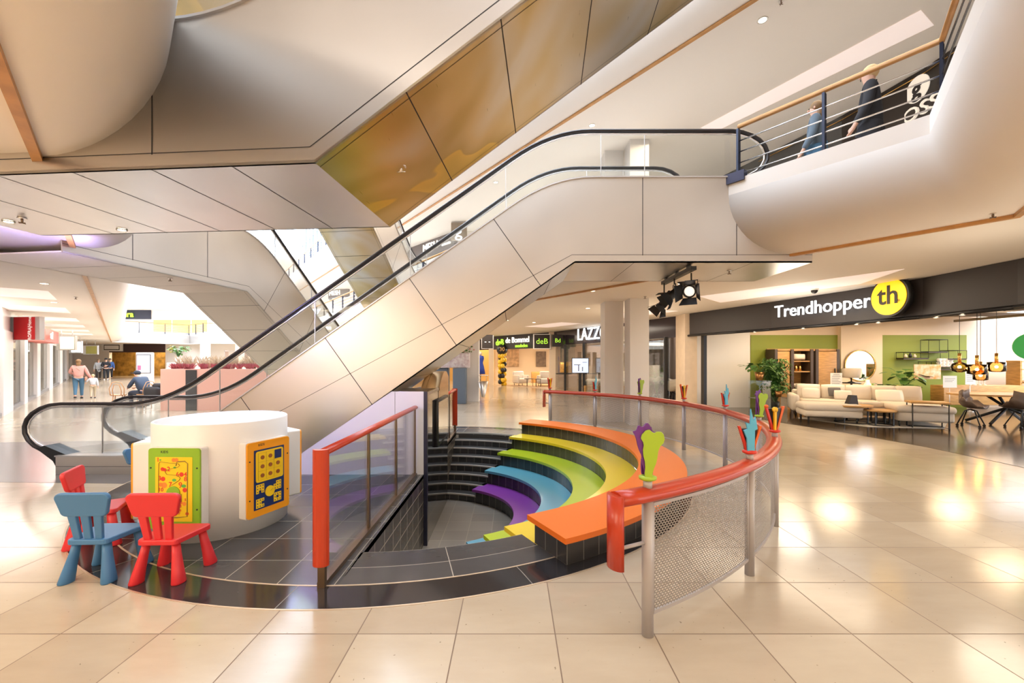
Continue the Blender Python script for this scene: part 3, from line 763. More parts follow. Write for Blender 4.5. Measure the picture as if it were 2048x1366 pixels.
mb = MB(); mb.prism([(7.95, 11.9), (9.1, 12.5), (11.4, 11.2), (10.2, 10.1), (8.6, 10.35)], .004, .016); tag(mb.build('rug', mat('pale woven rug', (.66, .60, .52), .9, bump=.4, bscale=120), loc=(9.3, 11.2, .004)), 'pale flat rug under the coffee tables and sofa', 'rug')
def ctable(lab, x, y, r, h):
    t = thing('coffee_table', lab, 'table', (x, y, .016), 0, 'coffee tables')
    a = MB(); a.cyl((0, 0, h-.04), r, .04, 0, 32); a.build('tabletop', m_oak, t)
    a = MB()
    ring_ = [(math.cos(2*pi*i/20)*r*.8, math.sin(2*pi*i/20)*r*.8, .012) for i in range(20)]; a.tube(ring_, .012, 0, 6, closed=True); a.build('foot_ring', m_blackmet, t)
    for i in range(4):
        q = 2*pi*i/4+.5; a = MB(); a.box(math.cos(q)*r*.8-.012, math.cos(q)*r*.8+.012, math.sin(q)*r*.8-.012, math.sin(q)*r*.8+.012, 0, h-.04); a.build('leg', m_blackmet, t)
ctable('larger round oak coffee table with black ring base', 8.72, 11.0, .44, .46)
ctable('smaller round oak coffee table tucked beside the larger one', 9.08, 10.55, .32, .38)
ctable('lowest nesting round table behind the two coffee tables', 9.42, 10.95, .24, .34)
mb = MB(); mb.prism([(-.13, 0), (.13, 0), (.09, .24), (-.03, .24)], -.07, .07, 'Y'); tag(mb.build('card_holder', m_sign, loc=None), 'black wedge shaped card holder on the larger coffee table', 'card holder'); bpy.data.objects['card_holder'].location = (8.72, 11.0, .476)
st_ = thing('tray_table', 'oak topped tray table with black frame over the sofa corner', 'table', (9.85, 10.15, .016), ang)
mb = MB(); mb.rbox((0, 0, .60), (.72, .42, .05), .01); mb.build('tabletop', m_oak, st_)
mb = MB()
for x in (-.32, .32):
    mb.tube([(x, .18, .57), (x, .18, .012), (x, -.18, .012), (x, -.18, .57)], .013, 0, 6)
mb.tube([(-.32, .18, .012), (.32, .18, .012)], .013, 0, 6); mb.build('frame', m_blackmet, st_)
# wardrobe cabinet
cb = thing('display_cabinet', 'oak cabinet with dark posts, open shelves and a closed right door', 'cabinet', (9.62, 14.25, 0))
mb = MB(); mb.box(-1.0, 1.05, .22, .26, 0, 2.0, 0); mb.box(-1.0, 1.05, -.22, .26, 1.92, 1.98, 0); mb.box(-1, 1.05, -.22, .26, 0, .1, 0); mb.build('carcass', m_oak, cb)
for x in (-.98, -.45, .19, .36, 1.05): a = MB(); a.box(x-.045, x+.045, -.26, .26, 0, 1.97); a.build('post', m_darkwood, cb)
for z in (.62, 1.22, 1.56): a = MB(); a.box(-.42, .16, -.22, .2, z, z+.035); a.build('shelf', m_oak, cb)
mb = MB(); mb.rbox((.70, -.24, 1.0), (.60, .04, 1.8), .008); d_ = mb.build('door', m_oak, cb); mb = MB(); mb.rbox((.93, -.275, 1.2), (.03, .03, .3), .006); mb.build('handle', m_blackmet, d_)
mb = MB(); mb.rbox((-.72, -.2, 1.0), (.42, .03, 1.8), .008); mb.build('side_door', m_oak, cb)
mb = MB(); mb.rbox((-.13, -.24, .34), (.56, .04, .5), .008); dr = mb.build('drawer', m_oak, cb); mb = MB(); mb.rbox((-.13, -.27, .5), (.2, .02, .03), .006); mb.build('handle', m_blackmet, dr)
for j, (x, z, w, h, lab) in enumerate(((-.13, 1.70, .42, .20, 'pale folded cushion on the top shelf of the oak cabinet'), (-.15, .76, .48, .12, 'cream folded blanket on the lowest open shelf'), (-.02, .70, .40, .09, 'striped throw below the cream blanket'))):
    a = MB(); cushion(a, (0, 0, 0), (w, .3, h), 0, 0); o = a.build('blanket' if j else 'cushion', m_sofa2 if j < 2 else m_cush); o.location = (9.62+x, 14.2, z+.02); tag(o, lab, 'cushion' if j == 0 else 'blanket')
for i in range(2):
    a = MB(); a.lathe([(.045, 0), (.045, .2), (.04, .2), (.04, .01)], n=14); o = a.build('glass_jar', m_brass); o.location = (9.42+i*.13, 14.2, 1.256); tag(o, 'amber glass jar on the middle cabinet shelf', 'jar', 'amber jars on the cabinet shelf')
# mirror
mr = thing('round_mirror', 'large round wall mirror with thin gold frame', 'mirror', (11.72, 14.42, 1.43))
mb = MB(); mb.lathe([(.51, -.01), (.53, 0), (.53, .03), (.50, .03), (.50, .0)], n=40, M=Matrix.Rotation(pi/2, 4, 'X'), cap=False); mb.build('frame', m_brass, mr)
mb = MB(); mb.cyl((0, 0, .0), .50, .012, 0, 40, R=Matrix.Rotation(pi/2, 3, 'X')); mb.build('mirror_glass', mat('mirror silvering', (.9, .88, .85), .03, 1), mr)
# lamp and console behind the sofa
cn = thing('pedestal_table', 'black pedestal side table beneath the drum lamp', 'table', (11.02, 13.9, 0))
a = MB(); a.cyl((0, 0, .86), .26, .03, 0, 24); a.build('tabletop', m_blackmet, cn); a = MB(); a.lathe([(.2, 0), (.2, .02), (.03, .06), (.03, .86)], n=16); a.build('pedestal', m_blackmet, cn)
lp = thing('table_lamp', 'table lamp with wide grey fabric drum shade', 'lamp', (11.02, 13.9, .89))
a = MB(); a.lathe([(.1, 0), (.1, .015), (.02, .04), (.02, .2)], n=14); a.build('base', m_blackmet, lp)
a = MB(); a.lathe([(.24, .16), (.26, .20), (.27, .42), (.24, .46), (.235, .455)], n=28, cap=False); a.build('lamp_shade', mat('lamp shade linen', (.62, .55, .46), .8), lp)
gl = thing('glass_lamp', 'small glowing amber glass table lamp beneath the mirror', 'lamp', (11.55, 13.9, .62))
a = MB(); a.lathe([(.10, 0), (.13, .08), (.10, .2), (.05, .28), (.05, .34), (.02, .36)], n=18); a.build('body', mat('glowing amber glass', (.9, .5, .15), .2, emit=(1, .55, .18), es=1.6), gl)
point('lamp_glow', (11.55, 13.75, 1.08), 6, (1, .7, .35), .06)
a = MB(); a.rbox((0, 0, .31), (1.2, .35, .62), .01); tag(a.build('console', m_oak), 'low oak console behind the sofa, under the mirror', 'console'); bpy.data.objects['console'].location = (11.9, 14.0, 0)
# plants
def leafplant(name, lab, x, y, z, n, h, spread, leaf, m, pot=None, up=.6, seed=1, pr=.14, ph=.26):
    rnd = random.Random(seed); t = thing(name, lab, 'plant', (x, y, z))
    if pot: a = MB(); a.lathe([(pr*.7, 0), (pr, ph), (pr*.9, ph), (pr*.85, ph*.9)], n=18); a.build('pot', pot, t)
    a = MB(); s_ = MB()
    for i in range(n):
        q = rnd.uniform(0, 2*pi); l = rnd.uniform(.4, 1); zz = ph+h*rnd.uniform(.15, 1)**(up)
        tip = Vector((math.cos(q)*spread*l, math.sin(q)*spread*l, zz))
        s_.tube([(0, 0, ph*.8), (tip.x*.4, tip.y*.4, zz*.8), tip], .005, 0, 4, cap=False)
        d = Vector((math.cos(q), math.sin(q), rnd.uniform(-.6, .35))).normalized(); sd = d.cross(Vector((0, 0, 1))).normalized(); L = leaf*rnd.uniform(.7, 1.2); w = L*.32; nn = sd.cross(d)
        p = [tip, tip+d*L*.35+sd*w+nn*.02, tip+d*L*.75+sd*w*.7, tip+d*L-nn*.03, tip+d*L*.75-sd*w*.7, tip+d*L*.35-sd*w+nn*.02]
        a.poly(p, rnd.choice((0, 1)))
    a.build('foliage', [m, m_leaf2], t, fixn=False); s_.build('stem', m_leaf, t); return t
pl1 = thing('plinth', 'tall glass plinth against the white shop wall', 'plinth', (7.75, 13.4, 0))
a = MB(); a.box(-.22, .22, -.22, .22, 0, .95); a.box(-.24, .24, -.24, .24, .95, .98); a.build('case', m_shopglass, pl1); a = MB(); a.box(-.22, .22, -.22, .22, .42, .44); a.build('shelf', m_alu, pl1)
m_cop = mat('copper pot', (.45, .22, .08), .3, .9)
leafplant('potted_plant', 'broad leaved plant in a copper pot on the glass plinth', 7.75, 13.4, .98, 26, .28, .42, .26, m_leaf, m_cop, seed=3)
leafplant('potted_tree', 'bushy indoor tree with small leaves in front of the green wall', 8.35, 13.6, 0, 420, 1.35, .40, .12, m_leaf, m_blackmet, up=.8, seed=4, ph=.3)
leafplant('potted_plant', 'small trailing plant in a copper pot at the foot of the bushy tree', 8.1, 13.0, .5, 30, .15, .22, .12, m_leaf2, m_cop, seed=5, pr=.1, ph=.18)
a = MB(); a.box(-.16, .16, -.16, .16, 0, .5); o = a.build('pedestal', m_shopglass); o.location = (8.1, 13.0, 0); tag(o, 'low glass pedestal under the small trailing plant', 'pedestal')
leafplant('potted_plant', 'dark big leaved plant in a white pot right of the mirror', 12.55, 13.7, .3, 24, .75, .38, .36, m_leaf, m_whitepaint, seed=6)
leafplant('potted_plant', 'low spreading plant below the mirror', 11.95, 13.8, .62, 18, .25, .45, .26, m_leaf, None, seed=8, ph=.02)
# small round pedestal table with striped vase at the left of the cabinet
pt_ = thing('side_table', 'black side table with curved legs left of the oak cabinet', 'table', (8.85, 13.1, 0))
a = MB(); a.cyl((0, 0, .58), .24, .02, 0, 24); a.build('tabletop', m_blackmet, pt_)
for i in range(4):
    q = i*pi/2+.4; c, s_ = math.cos(q), math.sin(q); a = MB(); a.tube([(c*.03, s_*.03, .57), (c*.2, s_*.2, .4), (c*.16, s_*.16, .2), (c*.22, s_*.22, 0)], .012, 0, 6); a.build('leg', m_blackmet, pt_)
a = MB(); a.lathe([(.11, 0), (.12, .04), (.10, .08), (.12, .12), (.10, .16), (.12, .2), (.10, .24), (.11, .30)], n=20); o = a.build('ribbed_vase', m_sofa); o.location = (8.8, 13.1, .60); tag(o, 'ribbed beige vase on the black side table', 'vase')
# cards
def card(lab, x, y, z, w, h, lines=5, m=m_paper, pic=False, head=None):
    t = thing('display_card', lab, 'sign', (x, y, z), 0)
    a = MB(); a.box(-w/2, w/2, -.004, .004, 0, h); a.build('sheet', m, t)
    a = MB(); a.cyl((0, .012, -z+.004), .008, z, 0, 8); a.cyl((0, .012, -z+.004), .12, .012, 0, 16); a.build('stand', m_alu, t)
    a = MB()
    for i in range(lines): a.box(-w*.38, w*(.38-.1*(i % 3)), -.006, -.004, h*(.75-.13*i), h*(.75-.13*i)+h*.03)
    a.build('print', m_ink, t)
    if head: text(head, h*.13, m_ink, frame((0, -.007, h*.88), (1, 0, 0)), t, 'heading', .001)
card('white printed price card standing behind the sofa cabinet', 10.0, 13.2, .78, .36, .44, head='DESIGN')
card('printed card with small pictures right of the plants', 13.3, 13.0, .78, .42, .36, 3)
card('white price card on the sideboard with a row of icons', 14.35, 13.4, .85, .32, .46, head='COMBO')
t = thing('photo_board', 'picture board of a living room in warm orange tones', 'picture', (13.1, 13.5, 1.02))
a = MB(); a.box(-.42, .42, -.01, .01, 0, .46); a.build('board', mat('warm room print', (.75, .32, .08), .6, noise=.8, nscale=7, col2=(.80, .68, .55)), t)
# wall shelves
sh = thing('wall_shelves', 'black metal wall shelves in staggered boxes on the green wall', 'shelf', (14.0, 14.4, 1.2))
def wbox(x0, x1, z0, z1, board):
    a = MB(); y0, y1 = -.14, .14
    for x in (x0, x1):
        for y in (y0, y1): a.tube([(x, y, z0), (x, y, z1)], .009, 0, 4)
    for z in (z0, z1):
        a.tube([(x0, y0, z), (x1, y0, z), (x1, y1, z), (x0, y1, z)], .009, 0, 4, closed=True)
    f = a.build('shelf_frame', m_blackmet, sh)
    if board: a = MB(); a.box(x0, x1, y0, y1, z0-.04, z0+.01); a.build('shelf_board', m_darkwood, f)
wbox(-.95, -.12, .48, .68, True); wbox(-.12, .52, .70, 1.10, True); wbox(.55, 1.15, .46, .74, True); wbox(-.2, .25, -.02, .36, False); wbox(.18, 1.1, .12, .16, True)
for i in range(4):
    a = MB(); a.lathe([(.05, 0), (.08, .05), (.05, .10), (.08, .15), (.05, .2), (.08, .25), (.05, .30)], n=12); o = a.build('ribbed_vase', m_white); o.location = (14.32+i*.13, 14.35, 1.375); tag(o, 'white ribbed vase in a row on the lower wall shelf', 'vase', 'white ribbed vases')
for i, (x, h) in enumerate(((13.2, .12), (13.35, .16), (13.5, .12))):
    a = MB(); a.lathe([(.04, 0), (.05, h*.5), (.02, h*.8), (.025, h)], n=12); o = a.build('small_bottle', m_blackmet if i % 2 else m_sofa2); o.location = (x, 14.35, 1.70); tag(o, ('dark' if i % 2 else 'pale')+' little bottle on the left wall shelf', 'bottle', 'small bottles on the wall shelf' if i != 1 else None)
# sideboard
sb = thing('sideboard', 'long golden sideboard below the green wall shelves', 'sideboard', (15.0, 13.8, 0))
a = MB(); a.rbox((0, 0, .5), (2.6, .45, .62), .01); a.build('body', m_oak, sb)
for x in (-1.2, 1.2): a = MB(); a.box(x-.03, x+.03, -.2, .2, 0, .2); a.build('leg', m_blackmet, sb)
for i in range(4): a = MB(); a.lathe([(.05, 0), (.05, .02), (.008, .03), (.014, .06), (.014, .36+.05*(i % 3))], n=10); o = a.build('candle', m_sofa2); o.location = (14.75+i*.16, 13.8, .81); tag(o, 'tall cream candle on a stand on the sideboard', 'candle', 'candles on the sideboard')
# pendants
def pendant(lab, px, py, Y, r, style):
    x, z = at(px, Y), zat(py, Y); t = thing('pendant_lamp', lab, 'lamp', (x, Y, z))
    a = MB(); a.tube([(0, 0, .2), (0, 0, 3.15-z)], .006, 0, 5); a.build('cord', m_blackmet, t)
    a = MB(); a.cyl((0, 0, .08), .035, .26, 0, 14); a.build('socket', m_brass, t)
    a = MB()
    if style: a.lathe([(.04, .12), (r*.8, .07), (r, -.02), (r*.85, -.11), (r*.3, -.15)], n=22, cap=False)
    else: a.lathe([(.04, .12), (r, .11), (r, -.12), (r*.5, -.14)], n=22, cap=False)
    a.build('glass_shade', m_amber, t)
    a = MB(); a.sph((0, 0, -.01), .035); a.build('bulb', m_bulb, t)
    point('pendant_glow', (x, Y, z-.02), 4, (1, .62, .28), .04)
m_amber = glassmat('amber glass', (1, .72, .38), 1.0)
pendant('round amber glass pendant over the table, left of the others', 1919, 733, 10.9, .17, 1)
pendant('square shouldered amber glass pendant, largest of the four', 1954, 738, 10.6, .18, 0)
pendant('lowest hanging amber glass pendant lamp', 1961, 750, 10.9, .14, 0)
pendant('amber pendant hanging before the bright wall', 1993, 733, 10.9, .17, 0)
a = MB(); a.tube([(at(1885, 10.8), 10.8, 2.95), (at(1975, 10.8), 10.8, 2.95), (at(2010, 10.8), 10.8, 2.87)], .02, 0, 6); tag(a.build('pendant_rail', m_blackmet, loc=(12, 10.8, 2.95)), 'thin black ceiling rail that carries the pendant lamps', 'rail')
# dining table and chairs
dt = thing('dining_table', 'oval oak dining table on crossed black legs', 'table', (12.6, 10.9, 0), -.1)
a = MB(); b = bmesh.new(); N_ = 40
a.prism([(math.copysign(abs(math.cos(2*pi*i/N_))**.7, math.cos(2*pi*i/N_))*1.25, math.copysign(abs(math.sin(2*pi*i/N_))**.7, math.sin(2*pi*i/N_))*.55) for i in range(N_)], .72, .76); a.build('tabletop', m_oak, dt)
for i in range(4):
    q = .5+i*pi/2 if i % 2 == 0 else -.5+i*pi/2+pi/2*0; q = (.45, pi-.45, pi+.45, -.45)[i]
    a = MB(); a.tube([(math.cos(q)*.75, math.sin(q)*.75, .03), (0, 0, .40), (math.cos(q+pi)*.35, math.sin(q+pi)*.35, .70)], .035, 0, 6); a.build('leg', m_blackmet, dt)
m_shell = mat('brown leather shell', (.13, .09, .07), .5)
def shellchair(lab, x, y, rz, m=m_shell):
    t = thing('shell_chair', lab, 'chair', (x, y, 0), rz, 'dining chairs in the furniture shop')
    a = MB(); rows = []
    for i in range(9):
        v = i/8
        # profile from seat front to backrest top
        yy = -.26+.46*min(1, v*1.7); zz = .44 if v < .45 else .44+.40*((v-.45)/.55)**1.1
        w = .27-.03*max(0, v-.6)
        rows.append([a.bm.verts.new((w*u*(1+.1*(1-abs(v-.5)*2)), yy-(.10*u*u if v > .4 else 0), zz+(.17*u*u if .15 < v < .75 else .06*u*u))) for u in (-1, -.7, -.35, 0, .35, .7, 1)])
    for A_, B_ in zip(rows, rows[1:]):
        for j in range(6): a.face([A_[j], A_[j+1], B_[j+1], B_[j]], 0, None, True)
    o = a.build('shell', m, t); md = o.modifiers.new('s', 'SOLIDIFY'); md.thickness = .035
    for i in range(4):
        q = pi/4+i*pi/2; a = MB(); a.tube([(0, 0, .42), (math.cos(q)*.12, math.sin(q)*.12, .38), (math.cos(q)*.27, math.sin(q)*.27, .06)], .014, 0, 6); lg = a.build('leg', m_blackmet, t)
        a = MB(); a.cyl((math.cos(q)*.27-.012, math.sin(q)*.27, .03), .03, .024, 0, 12, R=Matrix.Rotation(pi/2, 3, 'Y')); a.build('caster', m_blackmet, lg)
    return t
shellchair('brown shell chair on casters at the left end of the oval table', 11.2, 10.45, .55)
shellchair('brown shell chair with its back to the walkway, in front of the oval table', 12.1, 10.15, pi-.15)
shellchair('tan shell chair beyond the corner of the sofa', 10.95, 11.9, 1.2, mat('tan leather shell', (.45, .24, .09), .5))
shellchair('dark shell chair half cut by the right edge of the picture', 13.1, 10.45, pi+.5)
a = MB(); a.cyl((0, 0, 0), .20, .06, 0, 30, R=Matrix.Rotation(pi/2, 3, 'X') @ Matrix.Rotation(pi/2, 3, 'Z')); o = a.build('hanging_sign', mat('green sign face', (.02, .30, .06), .5, emit=(.02, .5, .08), es=.1)); o.location = (7.66, 6.30, 1.82); o.rotation_euler = (0, 0, -.7); tag(o, 'round green sign hanging at the right edge of the shop', 'sign')
# shelving at the right with blankets
rk = thing('shelf_rack', 'light wooden shelf rack with folded blankets at the bright wall', 'shelf', (17.1, 13.9, 0))
for x in (-.8, .8): a = MB(); a.box(x-.03, x+.03, -.2, .2, 0, 1.6); a.build('post', m_oak, rk)
for z in (.4, .85, 1.3, 1.55): a = MB(); a.box(-.8, .8, -.2, .2, z, z+.03); a.build('shelf', m_oak, rk)
for i in range(4): a = MB(); cushion(a, (0, 0, 0), (.6, .34, .13)); o = a.build('blanket', m_sofa2); o.location = (16.75+(i % 2)*.7, 13.9, (.955 if i < 2 else .505)); tag(o, 'folded cream blanket on the wooden rack', 'blanket', 'folded blankets on the rack')

# ================================================================ LAZZONI and DE BOMMEL fronts
LZ = [(5.75, 15.0), (4.1, 19.2), (2.2, 23.5)]; DB = [(2.2, 23.5), (-1.3, 28)]; XB = [(-1.3, 28), (-6, 34), (-14, 45)]
t = thing('shop_sign', 'dark glossy fascia with white neon letters behind the twin columns', 'sign', (4.1, 19.2, 2.45))
m_gsign = mat('glossy dark fascia', (.03, .022, .03), .12)
wallrun('fascia_board', LZ, 2.42, 3.15, .2, m_gsign, -1, False, t)
d_ = (V((5.75, 15, 0))-V((4.1, 19.2, 0))).normalized()
d_ = V((.39, -.92, 0)).normalized()
text('LAZZONI', .80, m_litwhite, frame((3.78, 19.12, 2.80), d_), t, 'lettering', .02, world=True, sx=.95)
t = thing('shop_sign', 'dark brown fascia reading de Bommel meubelen over the far open shop', 'sign', (.5, 25.7, 2.3))
wallrun('fascia_board', DB, 2.30, 3.15, .2, m_sign, -1, False, t)
d_ = (V((2.2, 23.5, 0))-V((-1.3, 28, 0))).normalized()
m_lw = mat('lit cream letters', (.9, .9, .85), .4, emit=(1, .95, .85), es=.6); m_lg = mat('lit green letters', (.4, .7, .05), .4, emit=(.45, .9, .05), es=.4)
text('de Bommel', .50, m_lw, frame((.30, 25.75, 2.82), d_), t, 'lettering', .02, world=True)
text('meubelen', .30, m_lg, frame((.55, 25.45, 2.47), d_), t, 'small_lettering', .02, world=True)
text('deB', .55, m_lg, frame((-.78, 27.1, 2.72), d_), t, 'logo_lettering', .02, bold=.01, world=True)
def blade(lab, x, y, z, w, h, rd, body, m_t, m_face=m_sign, txt=None, size=.3, rotz=False, tm=None):
    t = thing('blade_sign', lab, 'sign', (x, y, z)); r = V((*rd, 0)).normalized(); n_ = r.cross(V((0, 0, 1)))
    a = MB(); M_ = frame((0, 0, 0), r); a.bm.free(); a = MB(); a.box(-w/2, w/2, -h/2, h/2, -.07, .07, 0, M_); a.build('case', m_alu if body is None else body, t)
    a = MB(); a.box(-w*.44, w*.44, -h*.46, h*.46, .07, .078, 0, M_); a.build('face', m_face, t)
    if txt:
        M2 = frame(-(r.cross(V((0, 0, 1))))*-.09, r)
        zz = r.cross(V((0, 0, 1)))
        M2 = frame(zz*.082, r)
        if rotz: M2 = frame(zz*.082 + r*(w*.18), (0, 0, 1), -r)
        text(txt, size, m_t, M2, t, 'lettering', .004)
    return t
blade('square hanging blade sign with green and white B logo', 1.62, 23.2, 2.62, .95, .80, (1, 0), None, m_lg, txt='deB', size=.42)
blade('second green B sign further along the dark fascia', 2.35, 22.2, 2.62, .55, .62, (1, .2), m_sign, m_lg, txt='Bd', size=.30)
blade('dark striped blade sign left of the brown fascia', -1.5, 26.2, 2.75, .75, .9, (1, 0), None, m_lw, txt='- -', size=.4)
for p, nm in (((2.2, 23.5), 'pillar'), ((-1.35, 28.05), 'pillar')):
    mb = MB(); mb.box(p[0]-.16, p[0]+.16, p[1]-.2, p[1]+.2, 0, 3.15); struct(mb.build(nm, m_cream))
# shop glass with black posts
def glassrun(name, pts, z0, z1):
    t = wallrun(name, pts, z0, z1, .02, m_shopglass, -1)
glassrun('window_1', [(5.62, 15.3), (4.15, 19.05), (2.4, 23.1)], .05, 2.42)
for i, (x, y) in enumerate(((5.55, 15.45), (4.75, 17.5), (4.55, 18.0), (3.45, 20.6), (2.75, 22.2))):
    mb = MB(); mb.box(x-.05, x+.05, y-.06, y+.06, 0, 2.45); struct(mb.build('window_frame', m_blackmet))
# interiors behind
m_taupe = mat('taupe wall', (.42, .33, .25), .6); m_lzfl = mat('warm shop floor', (.42, .30, .20), .3)
mb = MB(); mb.prism([(6.1, 14.9), (20, 14.9), (20, 26), (2.3, 23.6), (4.1, 19.2)], -.02, .004); struct(mb.build('floor_shop_middle', m_lzfl))
mb = MB(); mb.prism([(2.2, 23.5), (14, 26), (10, 36), (-1.3, 28)], -.02, .004); struct(mb.build('floor_shop_far', m_lzfl))
mb = MB(); mb.box(2.6, 16, 25.4, 25.55, 0, 3.15); struct(mb.build('wall_shop_middle', m_taupe))
mb = MB(); mb.box(6.9, 16, 17.6, 17.75, 0, 3.15); struct(mb.build('wall_shop_divider', m_taupe))
mb = MB(); mb.prism([(-2, 34), (16, 34), (16, 34.2), (-2, 34.2)], 0, 3.15); struct(mb.build('wall_shop_far', m_cream))
area('shop_light_middle', (5.2, 21.5, 3.0), 3, 3, 62, (1, .76, .5), (0, 0, -.4)); area('shop_light_middle', (7.2, 16.6, 3.0), 1.2, 1, 10, (1, .8, .6))
area('shop_light_far', (2.5, 29, 3.0), 4, 3, 190, (1, .76, .48)); area('shop_light_far', (-3, 33, 3.0), 3, 3, 90, (1, .74, .45))
# bed display
bd = thing('bed', 'white bed with propped pillows on an oak base behind the shop glass', 'bed', (4.75, 21.2, 0), -.2)
a = MB(); a.rbox((0, 0, .22), (2.3, 1.9, .36), .03); a.build('base', m_oak, bd)
a = MB(); a.rbox((0, 0, .52), (2.2, 1.8, .26), .09, 0, 0, 3); a.build('mattress', m_white, bd)
for i in range(2): a = MB(); cushion(a, (.6-.25*i, .3-.5*i, .82), (.9, .2, .55), .3, -.6); a.build('pillow', m_white, bd)
ts = thing('screen_stand', 'bright blue white information screen on a black post', 'screen', (3.18, 20.0, 0))
a = MB(); a.box(-.35, .35, -.3, .3, 0, .02); a.build('base', m_blackmet, ts); a = MB(); a.box(-.07, .07, -.03, .03, 0, 1.2); a.build('post', m_blackmet, ts)
a = MB(); a.box(-.40, .40, -.08, -.03, 1.0, 1.72); a.build('housing', m_blackmet, ts)
a = MB(); a.box(-.37, .37, -.086, -.08, 1.03, 1.69); a.build('display', mat('lit pale blue display', (.6, .75, 1), .3, emit=(.55, .72, 1), es=.35, noise=.0), ts)
a = MB(); a.box(-.3, .0, -.09, -.086, 1.38, 1.41); a.box(-.1, -.06, -.09, -.086, 1.1, 1.4); a.box(.08, .12, -.09, -.086, 1.1, 1.3); a.box(.1, .3, -.09, -.086, 1.5, 1.52); a.build('display_drawing', m_cush, ts)
ar = thing('wall_picture', 'tall dark abstract picture hanging behind the screen', 'picture', (2.95, 22.7, 1.55))
a = MB(); a.box(-.38, .38, -.02, .02, 0, .95); a.build('canvas', mat('dark abstract print', (.10, .11, .09), .6, noise=.8, nscale=5, col2=(.25, .24, .18)), ar)
cbn = thing('gold_cabinet', 'golden cabinet below the dark abstract picture', 'cabinet', (2.95, 22.5, .95)); a = MB(); a.rbox((0, 0, .28), (.85, .4, .55), .02); a.build('body', m_brass, cbn)
a = MB(); a.box(-.9, 1.8, -.2, .2, .88, .93); o = a.build('console', m_blackmet); o.location = (3.2, 22.4, 0); a = MB(); tag(o, 'long thin dark console top behind the screen', 'console')
a.bm.free()
# dining set in the dark window right of the columns
t = thing('round_table', 'small set dining table in the dark window between column and pillar', 'table', (6.35, 16.3, 0))
a = MB(); a.cyl((0, 0, .72), .55, .03, 0, 30); a.build('tabletop', m_white, t); a = MB(); a.cyl((0, 0, 0), .1, .72, 0, 16); a.build('pedestal', m_alu, t)
shellchair('pale upholstered chair at the small dining table behind glass', 5.95, 15.95, 2.2, m_sofa2)['group'] = 'pale chairs behind the shop glass'
shellchair('pale upholstered chair on the far side of the small table', 6.5, 17.0, 0.1, m_sofa2)['group'] = 'pale chairs behind the shop glass'
a = MB(); N_ = 60
rows = [[a.bm.verts.new((5.25+i*.04, 17.35+.05*math.sin(i*1.1), z)) for i in range(N_)] for z in (0.005, 3.1)]
for i in range(N_-1): a.face([rows[0][i], rows[0][i+1], rows[1][i+1], rows[1][i]], 0, None, True)
o = a.build('curtain', mat('grey pleated curtain', (.22, .18, .17), .8), loc=(6.4, 17.35, 0)); tag(o, 'grey pleated curtain at the back of the dark window', 'curtain')
leafplant('potted_plant', 'dark leafy plant in the dark shop window', 5.75, 17.0, 0, 60, 1.1, .3, .22, m_leaf, m_blackmet, seed=12)
# de Bommel display
m_balY = mat('yellow balloon', (.85, .55, .03), .25); m_balB = mat('black balloon', (.02, .02, .02), .2)
for i in range(34):
    q = i*1.25; z = .12+(i//2)*.125; r = .20
    x, y = -.62+math.cos(q)*.16, 27.0+math.sin(q)*.16
    a = MB(); a.sph((0, 0, 0), .14, 0, (1, 1, 1.12), 10, 7); o = a.build('balloon', m_balY if (i//2) % 3 != 1 else m_balB); o.location = (x, y, z)
    tag(o, ('yellow' if (i//2) % 3 != 1 else 'black')+' balloon in the twisted balloon column at the far shop', 'balloon', ('yellow' if (i//2) % 3 != 1 else 'black')+' balloons of the column')
bb = thing('round_balloon', 'big black round balloon with gold number 30 topping the column', 'balloon', (-.62, 27.0, 2.28)); a = MB(); a.sph((0, 0, 0), .36, 0, (1, 1, 1), 18, 12); a.build('body', m_balB, bb); text('30', .34, m_brass, frame((0, -.37, 0), (1, 0, 0)), bb, 'number', .01)
def tub_chair(lab, x, y, rz, m, w=.8, L=.8):
    t = thing('armchair' if L < 1.2 else 'white_sofa', lab, 'chair' if L < 1.2 else 'sofa', (x, y, 0), rz)
    a = MB(); a.rbox((0, 0, .3), (L, w, .32), .08, 0, 0, 3); a.build('seat', m, t)
    a = MB(); a.rbox((0, w*.42, .6), (L, .18, .6), .08, 0, 0, 3); a.build('backrest', m, t)
    for sx in (-1, 1): a = MB(); a.rbox((sx*(L/2-.06), 0, .45), (.14, w, .42), .06, 0, 0, 3); a.build('armrest', m, t)
    for sx in (-1, 1):
        for sy in (-1, 1): a = MB(); a.cyl((sx*(L/2-.1), sy*(w/2-.1), 0), .02, .16, 0, 8); a.build('leg', m_blackmet, t)
tub_chair('white upholstered armchair beside the balloon column', .55, 27.3, .5, m_white)
tub_chair('long white sofa in the far brown fascia shop', 2.9, 26.6, -.3, m_white, .9, 2.6)
for i, (x, y, r) in enumerate(((1.05, 26.4, .3), (1.55, 26.0, .22))):
    t = thing('coffee_table', ('larger' if i == 0 else 'smaller')+' dark side table before the white sofa', 'table', (x, y, 0)); a = MB(); a.cyl((0, 0, .45), r, .03, 0, 20); a.build('tabletop', m_blackmet, t)
    for k in range(3): q = k*2.1; a = MB(); a.tube([(math.cos(q)*r*.8, math.sin(q)*r*.8, 0), (math.cos(q)*r*.8, math.sin(q)*r*.8, .45)], .015, 0, 5); a.build('leg', m_blackmet, t)
